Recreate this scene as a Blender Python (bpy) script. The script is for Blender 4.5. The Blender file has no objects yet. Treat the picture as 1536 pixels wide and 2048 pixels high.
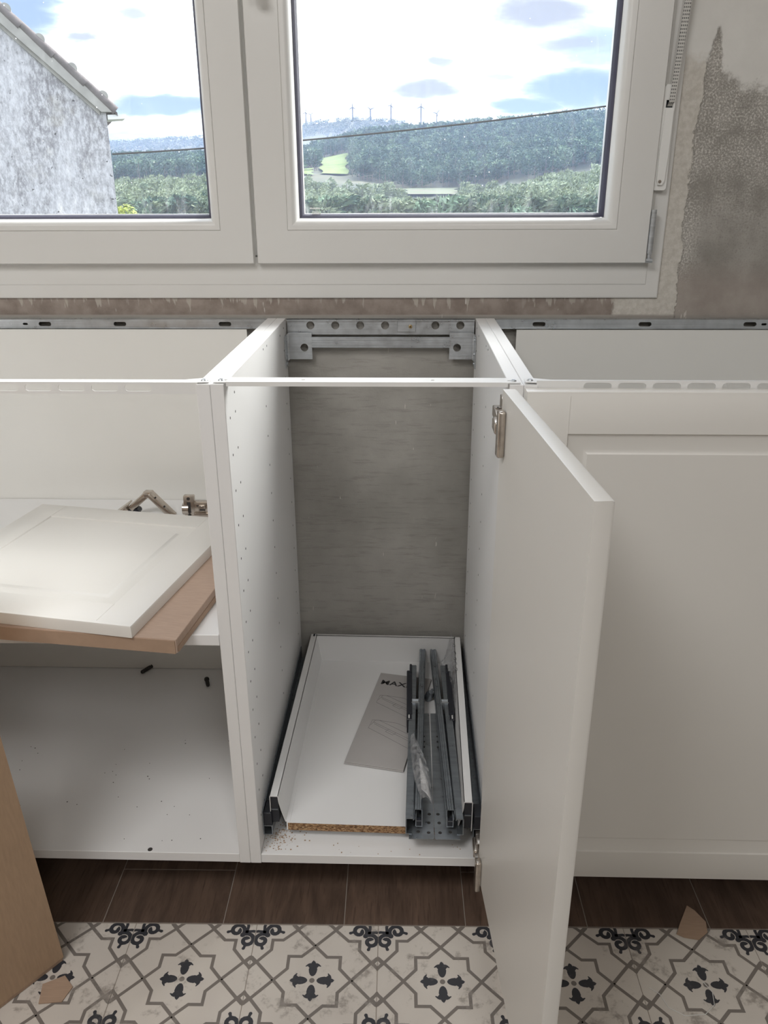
import bpy, bmesh, math, random
import numpy as np
from mathutils import Vector, Matrix
from mathutils.geometry import tessellate_polygon
R = math.radians
S = bpy.context.scene
C = S.collection
random.seed(7); rng = np.random.default_rng(11)

# ------------------------------------------------------------------ camera
cam = bpy.data.cameras.new('camera'); camo = bpy.data.objects.new('camera', cam); C.objects.link(camo); S.camera = camo
ca = Vector((0.99958199, 0.02864324, -0.00392678)); cu = Vector((-0.00706945, 0.37385541, 0.92746006)); cd = Vector((-0.02803351, 0.92704461, -0.37390162))
camo.matrix_world = Matrix(((ca.x, cu.x, -cd.x, 0.25265), (ca.y, cu.y, -cd.y, -1.00813), (ca.z, cu.z, -cd.z, 1.11230), (0, 0, 0, 1)))
cam.sensor_fit = 'VERTICAL'; cam.sensor_height = 24.0; cam.lens = 24.0 * 1610.05 / 2048
cam.clip_start = 0.02; cam.clip_end = 20000

# ------------------------------------------------------------------ view
S.view_settings.view_transform = 'Standard'; S.view_settings.look = 'None'
S.view_settings.exposure = 0.0; S.view_settings.gamma = 1.0; S.view_settings.use_curve_mapping = False
S.cycles.max_bounces = 10; S.cycles.diffuse_bounces = 6; S.cycles.glossy_bounces = 4; S.cycles.transparent_max_bounces = 16
S.cycles.volume_bounces = 0; S.cycles.use_denoising = True; S.cycles.sample_clamp_indirect = 6.0
S.cycles.caustics_reflective = False; S.cycles.caustics_refractive = False

# ------------------------------------------------------------------ node helpers
class G:
    """tiny wrapper round a node tree; values may be sockets or constants"""
    def __init__(s, nt): s.nt = nt
    def n(s, t, **k):
        nd = s.nt.nodes.new(t)
        for a, v in k.items(): setattr(nd, a, v)
        return nd
    def put(s, sock, v):
        if isinstance(v, bpy.types.NodeSocket): s.nt.links.new(v, sock)
        elif v is not None:
            if isinstance(v, (tuple, list)) and len(v) == 3 and sock.type == 'RGBA': v = (*v, 1)
            sock.default_value = v
    def m(s, op, a, b=None, c=None, clamp=False):
        nd = s.n('ShaderNodeMath', operation=op, use_clamp=clamp)
        for i, v in enumerate((a, b, c)):
            if v is not None: s.put(nd.inputs[i], v)
        return nd.outputs[0]
    def v(s, op, a, b=None, sc=None):
        nd = s.n('ShaderNodeVectorMath', operation=op)
        s.put(nd.inputs[0], a)
        if b is not None: s.put(nd.inputs[1], b)
        if sc is not None: s.put(nd.inputs['Scale'], sc)
        return nd.outputs[0]
    def noise(s, vec, scale, detail=4, rough=.55, dist=0, col=False):
        nd = s.n('ShaderNodeTexNoise'); s.put(nd.inputs['Vector'], vec)
        nd.inputs['Scale'].default_value = scale; nd.inputs['Detail'].default_value = detail
        nd.inputs['Roughness'].default_value = rough; nd.inputs['Distortion'].default_value = dist
        return nd.outputs['Color'] if col else nd.outputs[0]
    def map(s, v, a, b, c=0.0, d=1.0, smooth=True):
        nd = s.n('ShaderNodeMapRange', interpolation_type='SMOOTHSTEP' if smooth else 'LINEAR')
        for i, x in enumerate((v, a, b, c, d)): s.put(nd.inputs[i], x)
        return nd.outputs[0]
    def mix(s, f, a, b):
        nd = s.n('ShaderNodeMix', data_type='RGBA'); s.put(nd.inputs[0], f); s.put(nd.inputs[6], a); s.put(nd.inputs[7], b)
        return nd.outputs[2]
    def xyz(s, v):
        nd = s.n('ShaderNodeSeparateXYZ'); s.put(nd.inputs[0], v); return nd.outputs
    def comb(s, x, y, z):
        nd = s.n('ShaderNodeCombineXYZ')
        for i, q in enumerate((x, y, z)): s.put(nd.inputs[i], q)
        return nd.outputs[0]
    def obj(s): return s.n('ShaderNodeTexCoord').outputs['Object']
    def pos(s): return s.n('ShaderNodeNewGeometry').outputs['Position']
    def bump(s, h, strength=.3, dist=.001):
        nd = s.n('ShaderNodeBump'); nd.inputs['Strength'].default_value = strength; nd.inputs['Distance'].default_value = dist
        s.put(nd.inputs['Height'], h); return nd.outputs[0]

def lin(r, g=None, b=None):
    """display value 0-255 to linear"""
    f = lambda c: (c / 255 / 12.92) if c <= 10 else ((c / 255 + .055) / 1.055) ** 2.4
    return (f(r), f(g), f(b), 1.0)

# ------------------------------------------------------------------ sky
W = bpy.data.worlds.new('sky'); S.world = W; W.use_nodes = True
nt = W.node_tree; nt.nodes.clear(); g = G(nt)
d = g.n('ShaderNodeTexCoord').outputs['Generated']
dx, dy, dz = g.xyz(d)[:3]
DEG = 57.29578
az = g.m('MULTIPLY', g.m('ARCTAN2', dx, dy), DEG)
el = g.m('MULTIPLY', g.m('ARCSINE', dz), DEG)
sv = g.comb(g.m('MULTIPLY', az, .10), g.m('MULTIPLY', el, .42), .37)
n1 = g.noise(sv, 1.0, 6, .6, .6); n2 = g.noise(sv, 3.1, 5, .6, .3)
azd = g.m('ADD', az, g.m('MULTIPLY', g.m('SUBTRACT', g.noise(sv, 4.0, 4), .5), 2.6))
eld = g.m('ADD', el, g.m('MULTIPLY', g.m('SUBTRACT', g.noise(g.comb(g.m('MULTIPLY', az, .3), el, 4.0), 1.3, 4), .5), .95))
def blob(a, e, w, h, soft=.7):
    r = g.m('SQRT', g.m('ADD', g.m('POWER', g.m('DIVIDE', g.m('SUBTRACT', azd, a), w), 2.0), g.m('POWER', g.m('DIVIDE', g.m('SUBTRACT', eld, e), h), 2.0)))
    return g.map(r, 1.0, 1.0 - soft, 0.0, 1.0)
def mx(*s):
    r = s[0]
    for q in s[1:]: r = g.m('MAXIMUM', r, q)
    return r
blue = mx(blob(-15.6, 4.75, 4.6, .85), g.m('MULTIPLY', blob(-17.5, 2.9, 5.0, .9), .5), g.m('MULTIPLY', blob(-23.5, 9.6, 4.0, 2.6), .9), blob(10.4, 5.6, 4.6, 1.7), blob(7.4, 4.7, 3.0, .8),
          g.m('MULTIPLY', blob(11.5, 7.8, 4.5, 1.8), .55), g.m('MULTIPLY', blob(1.8, 4.6, 5.5, .45), .4), g.m('MULTIPLY', g.map(g.noise(sv, .8, 5, .6, .5), .55, .75), g.map(el, 11.0, 22.0)))
grey = mx(g.m('MULTIPLY', blob(-16.7, 9.5, 1.7, .6), .6), g.m('MULTIPLY', blob(-19.4, 8.15, 1.5, .45), .75), g.m('MULTIPLY', blob(-17.6, 7.1, 1.2, .35), .45), g.m('MULTIPLY', blob(-19.7, 6.9, 1.0, .3), .5),
          blob(1.1, 5.7, 3.4, .8), g.m('MULTIPLY', blob(2.0, 7.25, 1.3, .45), .7), g.m('MULTIPLY', blob(5.6, 6.4, 1.6, .5), .6), g.m('MULTIPLY', blob(8.0, 9.7, 5.0, 1.4), .85),
          g.m('MULTIPLY', blob(-3.9, 4.75, 4.0, .35), .5), g.m('MULTIPLY', blob(9.2, 8.0, 3.5, .5), .5), g.m('MULTIPLY', g.map(g.noise(sv, 1.7, 5, .6, .5), .55, .72), g.map(el, 11.0, 20.0)))
white = g.mix(g.map(n2, .35, .7), (2.1, 2.25, 2.5), (3.5, 3.7, 4.1))
harden = lambda m, k: g.m('SUBTRACT', 1.0, g.m('POWER', g.m('SUBTRACT', 1.0, m), k))
col = g.mix(harden(blue, 2.5), white, (.44, .61, .93)); col = g.mix(harden(grey, 2.1), col, (.60, .645, .78))
ground = g.map(el, -3.0, .5); col = g.mix(ground, (.16, .20, .17), col)
bg = g.n('ShaderNodeBackground'); g.put(bg.inputs[0], col); bg.inputs[1].default_value = 1.0
g.put(g.n('ShaderNodeOutputWorld').inputs[0], bg.outputs[0])
W.cycles.sampling_method = 'MANUAL'; W.cycles.sample_map_resolution = 1024

# ------------------------------------------------------------------ lamps
def sun(dirv, e, ang, col):
    l = bpy.data.lights.new('veiled_sun', 'SUN'); l.energy = e; l.angle = R(ang); l.color = col
    o = bpy.data.objects.new('veiled_sun', l); C.objects.link(o)
    o.rotation_euler = (-Vector(dirv)).to_track_quat('-Z', 'Y').to_euler(); return o
sun((.86, 1.0, 1.0), 12, 40, (1, .97, .93))
def area(name, loc, target, sx, sy, e, col):
    l = bpy.data.lights.new(name, 'AREA'); l.shape = 'RECTANGLE'; l.size = sx; l.size_y = sy; l.energy = e; l.color = col
    o = bpy.data.objects.new(name, l); C.objects.link(o); o.location = loc
    o.rotation_euler = (Vector(target) - Vector(loc)).to_track_quat('-Z', 'Y').to_euler(); return o
area('ceiling_lamp_light', (-.60, -1.30, 2.46), (-.45, -1.0, 0), .8, .8, 27, (1, .982, .962))
area('rear_fill_light', (.75, -2.25, 2.44), (.65, .2, .5), .6, .6, 17, (1, .982, .962))  # added fill from behind to lift the right front, no known lamp there

# ------------------------------------------------------------------ materials
def mat(name, col, rough=.5, metal=0.0, spec=.5, fn=None, bump=None):
    m = bpy.data.materials.new(name); m.use_nodes = True; nt = m.node_tree; g = G(nt)
    b = nt.nodes['Principled BSDF']; b.inputs['Roughness'].default_value = rough; b.inputs['Metallic'].default_value = metal
    b.inputs['Specular IOR Level'].default_value = spec
    c = (*col[:3], 1); b.inputs['Base Color'].default_value = c
    if fn: fn(g, b, c)
    return m
def soft(amount=.06, scale=6.0, bumpy=0, bscale=300):
    def f(g, b, c):
        p = g.obj(); n = g.noise(p, scale, 4)
        k = g.map(n, .3, .7, 1 - amount, 1 + amount * .4, False)
        g.put(b.inputs['Base Color'], g.v('SCALE', c[:3], None, k))
        if bumpy: g.put(b.inputs['Normal'], g.bump(g.noise(p, bscale, 3), bumpy, .0006))
    return f
M = {}
M['melamine'] = mat('white_melamine', (.82, .82, .82), .42, fn=soft(.02, 4, .05, 900))
M['front'] = mat('off_white_lacquer', (.77, .755, .72), .36, fn=soft(.02, 3, .04, 600))
M['backpanel'] = mat('white_backboard', (.80, .795, .765), .45, fn=soft(.03, 3))
M['pvc'] = mat('white_pvc', (.73, .725, .705), .33, fn=soft(.02, 5))
M['pvc2'] = mat('white_pvc_cover', (.82, .82, .80), .3, fn=soft(.02, 5))
M['gasket'] = mat('dark_gasket', lin(62, 60, 78), .6)
M['hole'] = mat('drilled_hole', (.045, .042, .04), .9)
M['blackplastic'] = mat('black_plastic', (.018, .020, .028), .4, fn=soft(.1, 60))
M['steelwhite'] = mat('white_enamelled_steel', (.80, .80, .80), .3, fn=soft(.02, 5))
def galv(g, b, c):
    p = g.obj(); st = g.v('MULTIPLY', p, (4.0, 60.0, 160.0)); n = g.noise(st, 2.0, 4); n2 = g.noise(p, 55, 3)
    k = g.m('ADD', g.map(n, .3, .7, .84, 1.06, False), g.map(n2, .35, .65, -.07, .07, False))
    g.put(b.inputs['Base Color'], g.v('SCALE', c[:3], None, k)); g.put(b.inputs['Roughness'], g.map(n2, .3, .7, .26, .42, False))
M['plate'] = mat('zinc_plate', (.36, .39, .42), .38, .75, fn=galv)
M['galv'] = mat('galvanised_steel', (.60, .63, .66), .34, .75, fn=galv)
M['darksteel'] = mat('dull_slide_steel', (.30, .33, .36), .36, .8, fn=galv)
M['whitebar'] = mat('white_coated_steel', (.80, .80, .79), .3, fn=soft(.03, 20))
M['nickel'] = mat('nickel_plated_steel', (.60, .54, .48), .24, .9, fn=soft(.2, 90))
M['brass'] = mat('brass_screw', (.62, .45, .20), .3, .9)
def cardb(g, b, c):
    p = g.obj(); n = g.noise(g.v('MULTIPLY', p, (1.0, 9.0, 1.0)), 40, 4); n2 = g.noise(p, 4, 4)
    k = g.m('ADD', g.map(n, .3, .7, .93, 1.05, False), g.map(n2, .3, .7, -.06, .05, False))
    g.put(b.inputs['Base Color'], g.v('SCALE', c[:3], None, k)); g.put(b.inputs['Normal'], g.bump(n, .15, .0004))
M['cardboard'] = mat('brown_cardboard', (.40, .28, .20), .8, fn=cardb)
M['cardpink'] = mat('pale_cardboard', (.47, .345, .27), .8, fn=cardb)
M['cardboardbox'] = mat('box_cardboard', (.42, .29, .19), .8, fn=cardb)
M['paper'] = mat('grey_paper', (.44, .42, .41), .75, fn=soft(.05, 14))
M['ink'] = mat('black_ink', (.015, .015, .017), .6)
M['inkline'] = mat('grey_ink_line', (.10, .095, .09), .7)
def chip(g, b, c):
    p = g.obj(); v = g.n('ShaderNodeTexVoronoi'); v.inputs['Scale'].default_value = 720; g.put(v.inputs['Vector'], g.v('MULTIPLY', p, (.45, 1, 1)))
    r = g.n('ShaderNodeValToRGB'); g.put(r.inputs[0], g.xyz(v.outputs['Color'])[0])
    e = r.color_ramp.elements; e[0].color = (.09, .045, .02, 1); e[1].color = (.52, .36, .2, 1); x = e.new(.45); x.color = (.30, .16, .075, 1)
    g.put(b.inputs['Base Color'], r.outputs[0]); g.put(b.inputs['Normal'], g.bump(v.outputs['Distance'], .5, .001))
M['chipboard'] = mat('raw_chipboard', (.4, .25, .14), .85, fn=chip)

def wallmat(g, b, c):
    p = g.pos(); x, y, z = g.xyz(p)[:3]
    big = g.noise(p, 3.0, 5, .6); mid = g.noise(p, 14, 5, .6); fine = g.noise(p, 110, 5, .7); grit = g.noise(p, 300, 3, .75)
    streak = g.noise(g.v('MULTIPLY', p, (3.0, 1.0, 26.0)), 6.0, 5, .65)
    conc = g.mix(g.map(big, .3, .7), (.28, .27, .248), (.43, .415, .385))
    conc = g.mix(g.m('MULTIPLY', g.map(streak, .50, .72), .26), conc, (.115, .105, .093))
    conc = g.mix(g.m('MULTIPLY', g.map(mid, .60, .8), .3), conc, (.34, .33, .31))
    # outer plaster on the right: lighter and speckled
    rp = g.mix(g.map(mid, .3, .7), (.29, .275, .25), (.42, .40, .37)); rp = g.mix(g.m('MULTIPLY', g.map(grit, .45, .36), .45), rp, (.17, .16, .145))
    rp = g.mix(g.m('MULTIPLY', g.map(grit, .50, .60), g.m('MULTIPLY', mx2(g, g.map(z, 1.00, 1.20), g.map(x, .80, .76)), g.map(mid, .30, .55))), rp, (.66, .64, .60))
    rp = g.mix(g.map(z, 1.0, .93), rp, g.mix(g.map(mid, .3, .7), (.33, .29, .262), (.41, .37, .335)))
    right = g.map(x, .60, .66); up = g.map(z, .875, .89)
    base = g.mix(g.m('MULTIPLY', right, up), conc, rp)
    # mortar ledge below the frame, brown, with pale drips of filler
    drip = g.noise(g.comb(g.m('MULTIPLY', x, 1.0), 0.0, g.m('MULTIPLY', z, .18)), 62, 3, .6)
    dm = g.map(g.m('ADD', drip, g.m('MULTIPLY', g.m('SUBTRACT', z, .905), 5.0)), .575, .615)
    gate = g.map(g.noise(g.comb(x, 0.0, 0.0), 5.5, 2), .36, .50)
    mort = g.mix(g.map(g.noise(p, 30, 5), .3, .7), (.24, .20, .175), (.35, .30, .265))
    mort = g.mix(g.m('MULTIPLY', dm, g.m('MULTIPLY', gate, .8)), mort, (.47, .43, .385))
    mort = g.mix(g.map(z, .8865, .8835), mort, (.40, .37, .34))
    strip = g.m('MULTIPLY', g.m('MULTIPLY', g.map(z, .881, .883), g.map(z, .925, .919)), g.map(x, .66, .64))
    base = g.mix(strip, base, mort)
    # pale filler band round the frame and the painted upper part
    ez = g.m('ADD', g.m('MULTIPLY', g.m('SUBTRACT', g.noise(p, 9, 5, .7), .5), .05), g.m('MULTIPLY', g.m('SUBTRACT', fine, .5), .018))
    bandx = g.m('ADD', .757, g.m('MULTIPLY', ez, .8))
    band = g.map(g.m('SUBTRACT', bandx, x), -.002, .002)
    band = g.m('MULTIPLY', band, g.map(g.m('ADD', x, g.m('MULTIPLY', ez, .5)), .638, .646))
    paintz = g.m('ADD', g.m('ADD', 1.262, g.m('MULTIPLY', ez, 2.2)), g.m('MULTIPLY', g.map(x, .835, .765), g.m('ADD', .035, g.m('MULTIPLY', g.map(g.m('ABSOLUTE', g.m('SUBTRACT', x, .775)), .016, .0), .06))))
    paint = g.map(g.m('SUBTRACT', z, paintz), -.004, .022)
    filler = g.mix(g.map(fine, .3, .7), (.54, .51, .46), (.66, .63, .58))
    paintc = g.mix(g.map(mid, .3, .7), (.70, .69, .66), (.75, .74, .71))
    base = g.mix(g.m('MULTIPLY', band, g.map(z, .882, .888)), base, filler)
    base = g.mix(paint, base, paintc)
    sc = g.m('MULTIPLY', g.map(g.noise(g.v('MULTIPLY', p, (22.0, 1.0, 5.0)), 4.2, 2), .745, .76), .8)
    base = g.mix(g.m('MULTIPLY', sc, g.m('SUBTRACT', 1.0, paint)), base, (.60, .57, .53))
    h = g.m('ADD', g.m('MULTIPLY', fine, .6), g.m('MULTIPLY', grit, .5)); h = g.m('ADD', h, g.m('MULTIPLY', mx2(g, band, paint), 1.2))
    h = g.m('ADD', h, g.m('MULTIPLY', streak, .35))
    bn = g.n('ShaderNodeBump'); bn.inputs['Distance'].default_value = .0014; g.put(bn.inputs['Strength'], g.map(paint, 0.0, 1.0, .85, .22)); g.put(bn.inputs['Height'], h)
    g.put(b.inputs['Base Color'], base); g.put(b.inputs['Normal'], bn.outputs[0])
def mx2(g, a, b): return g.m('MAXIMUM', a, b)
M['wall'] = mat('bare_plaster_wall', (.25, .24, .22), .9, spec=.2, fn=wallmat)
M['paint'] = mat('cream_room_paint', (.48, .45, .41), .8, fn=soft(.04, 3))
def wood(g, b, c):
    oi = g.n('ShaderNodeObjectInfo').outputs['Random']; p = g.v('ADD', g.pos(), g.comb(g.m('MULTIPLY', oi, 7.0), g.m('MULTIPLY', oi, 3.0), 0.0))
    n = g.noise(g.v('MULTIPLY', p, (9.0, 1.6, 1.0)), 3.2, 6, .6, 1.5); f = g.noise(g.v('MULTIPLY', p, (70.0, 5.0, 1.0)), 4.0, 4)
    col = g.mix(g.map(n, .25, .75), (.075, .050, .038), (.14, .092, .068)); col = g.mix(g.map(f, .5, .75), col, (.062, .040, .03))
    col = g.v('SCALE', col, None, g.map(oi, 0.0, 1.0, .88, 1.12, False)); g.put(b.inputs['Base Color'], col); g.put(b.inputs['Normal'], g.bump(f, .25, .0006))
M['wood'] = mat('dark_wood_look_plank', (.12, .075, .055), .42, fn=wood)
def worn(base, lo, hi, amt):
    def f(g, b, c):
        p = g.pos(); n = g.noise(p, 14, 6, .65); n2 = g.noise(p, 75, 4, .7); n3 = g.noise(p, 4.2, 3)
        col = g.mix(g.map(n3, .3, .7), lo, hi)
        w = g.m('MULTIPLY', g.map(g.m('ADD', n, g.m('MULTIPLY', g.m('SUBTRACT', n2, .5), .5)), .54, .72), amt)
        col = g.mix(w, col, base); g.put(b.inputs['Base Color'], col)
    return f
M['tile'] = mat('cream_cement_tile', (.5, .45, .4), .5, fn=worn((.30, .265, .235), (.56, .515, .47), (.66, .615, .56), .9))
M['tilegrey'] = mat('taupe_tile_print', (.2, .18, .16), .5, fn=worn((.33, .30, .27), (.175, .155, .14), (.215, .19, .17), .75))
M['tilenavy'] = mat('charcoal_tile_print', (.03, .03, .04), .5, fn=worn((.16, .15, .15), (.028, .029, .036), (.045, .046, .054), .45))
M['grout'] = mat('grey_grout', (.30, .26, .225), .9)
def stone(g, b, c):
    p = g.obj(); big = g.noise(g.v('MULTIPLY', p, (1, 1, .45)), 1.6, 6, .65, .6); m2 = g.noise(g.v('MULTIPLY', p, (1, 1, .45)), 22, 6, .78); sp = g.noise(p, 13, 3)
    col = g.mix(g.map(big, .36, .64), (.30, .29, .31), (.56, .55, .58)); col = g.mix(g.m('MULTIPLY', g.map(m2, .44, .6), .75), col, (.78, .77, .80))
    col = g.mix(g.m('MULTIPLY', g.map(m2, .44, .34), .7), col, (.16, .155, .165)); col = g.mix(g.m('MULTIPLY', g.map(g.noise(p, 2.0, 3), .55, .7), .35), col, (.36, .31, .20))
    col = g.mix(g.m('MULTIPLY', g.map(sp, .67, .71), .9), col, (.05, .05, .055))
    g.put(b.inputs['Base Color'], col); g.put(b.inputs['Normal'], g.bump(m2, .9, .03))
M['stone'] = mat('stained_render', (.5, .5, .5), .95, fn=stone)
M['verge'] = mat('grey_mortar_verge', (.36, .345, .32), .9, fn=soft(.2, 6, .5, 30))
M['rooftile'] = mat('weathered_clay_tile', (.17, .15, .15), .9, fn=soft(.4, 7, .5, 30))
M['gutter'] = mat('white_gutter', (.75, .75, .74), .4)
M['cable'] = mat('black_cable', (.03, .03, .035), .6)
M['turbine'] = mat('grey_turbine_paint', (.06, .065, .085), .5)
def leaf(a, b2, sc=.25):
    def f(g, b, c):
        p = g.pos(); n = g.noise(p, sc, 3); oi = g.n('ShaderNodeObjectInfo').outputs['Random']
        n = g.m('ADD', n, g.m('MULTIPLY', g.m('SUBTRACT', oi, .5), .3))
        g.put(b.inputs['Base Color'], g.mix(g.map(n, .38, .62), a, b2))
    return f
M['leaf'] = mat('eucalyptus_leaf', (.1, .14, .08), .8, spec=.2, fn=leaf((.08, .13, .08), (.27, .32, .21), .09))
M['leaf2'] = mat('pine_needle', (.08, .12, .08), .8, spec=.2, fn=leaf((.055, .105, .075), (.20, .29, .19), .045))
M['leaffar'] = mat('distant_pine', (.06, .09, .07), .9, spec=.1, fn=leaf((.05, .08, .06), (.09, .12, .09), .01))
M['bushleaf'] = mat('yellow_green_leaf', (.30, .36, .06), .7, fn=leaf((.17, .24, .04), (.46, .50, .10), 2.5))
M['bark'] = mat('pale_bark', (.20, .17, .15), .9)
def groundm(g, b, c):
    p = g.pos(); n = g.noise(p, .01, 5); g.put(b.inputs['Base Color'], g.mix(g.map(n, .35, .65), (.045, .06, .045), (.085, .09, .06)))
M['ground'] = mat('forest_floor', (.06, .07, .05), .95, fn=groundm)
M['field'] = mat('green_meadow', (.2, .4, .08), .9, fn=leaf((.075, .155, .035), (.15, .20, .055), .03))
M['clearing'] = mat('dry_grass', (.33, .28, .2), .9, fn=leaf((.11, .095, .07), (.085, .105, .06), .03))

def glassm():
    m = bpy.data.materials.new('dusty_window_glass'); m.use_nodes = True; nt = m.node_tree; nt.nodes.clear(); g = G(nt)
    p = g.pos(); x, y, z = g.xyz(p)[:3]
    v = g.n('ShaderNodeTexVoronoi'); v.inputs['Scale'].default_value = 85; g.put(v.inputs['Vector'], p)
    dots = g.map(v.outputs['Distance'], .10, .05); rnd = g.map(g.xyz(v.outputs['Color'])[0], .80, .83); big = g.map(g.noise(p, 6, 3), .45, .6)
    dust = g.m('MULTIPLY', g.m('MULTIPLY', dots, rnd), g.m('MULTIPLY', big, .85))
    sm = g.m('MULTIPLY', g.map(g.noise(g.v('MULTIPLY', p, (1.0, 1.0, .25)), 60, 5, .7), .52, .75), .12)
    edge = mx2(g, g.map(x, .50, .60), mx2(g, g.map(z, 1.115, 1.07), .22))
    f = g.m('ADD', g.m('ADD', dust, g.m('MULTIPLY', sm, edge)), .012, clamp=True)
    tr = g.n('ShaderNodeBsdfTransparent'); tr.inputs[0].default_value = (.97, .985, .985, 1)
    gl = g.n('ShaderNodeBsdfGlossy'); gl.inputs['Roughness'].default_value = .02; df = g.n('ShaderNodeBsdfTranslucent'); df.inputs[0].default_value = (.9, .92, .93, 1)
    a = g.n('ShaderNodeMixShader'); a.inputs[0].default_value = .04; g.put(a.inputs[1], tr.outputs[0]); g.put(a.inputs[2], gl.outputs[0])
    c = g.n('ShaderNodeMixShader'); g.put(c.inputs[0], f); g.put(c.inputs[1], a.outputs[0]); g.put(c.inputs[2], df.outputs[0])
    g.put(g.n('ShaderNodeOutputMaterial').inputs[0], c.outputs[0]); return m
M['glass'] = glassm()
def filmm():
    m = bpy.data.materials.new('clear_crinkled_film'); m.use_nodes = True; nt = m.node_tree; nt.nodes.clear(); g = G(nt)
    p = g.obj(); n = g.noise(p, 70, 4, .6, 1.0); b = g.bump(n, .9, .004)
    tr = g.n('ShaderNodeBsdfTransparent'); gl = g.n('ShaderNodeBsdfGlossy'); gl.inputs['Roughness'].default_value = .12; g.put(gl.inputs['Normal'], b)
    df = g.n('ShaderNodeBsdfDiffuse'); df.inputs[0].default_value = (.62, .63, .66, 1); g.put(df.inputs['Normal'], b)
    a = g.n('ShaderNodeMixShader'); a.inputs[0].default_value = .5; g.put(a.inputs[1], gl.outputs[0]); g.put(a.inputs[2], df.outputs[0])
    c = g.n('ShaderNodeMixShader'); g.put(c.inputs[0], g.map(n, .35, .65, .22, .62)); g.put(c.inputs[1], tr.outputs[0]); g.put(c.inputs[2], a.outputs[0])
    g.put(g.n('ShaderNodeOutputMaterial').inputs[0], c.outputs[0]); return m
M['film'] = filmm()
def strapm(g, b, c):
    p = g.pos(); x, y, z = g.xyz(p)[:3]
    u = g.m('FRACT', g.m('MULTIPLY', z, 190.0)); k = g.m('FRACT', g.m('ADD', g.m('MULTIPLY', g.m('SUBTRACT', x, g.m('MULTIPLY', z, .04)), 330.0), 0.0))
    d2 = g.m('MULTIPLY', g.map(g.m('ABSOLUTE', g.m('SUBTRACT', u, .5)), .30, .22), g.map(g.m('ABSOLUTE', g.m('SUBTRACT', k, .5)), .30, .24))
    g.put(b.inputs['Base Color'], g.mix(d2, (.62, .61, .58), (.12, .12, .12)))
M['strap'] = mat('woven_grey_strap', (.6, .6, .57), .8, fn=strapm)

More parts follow.
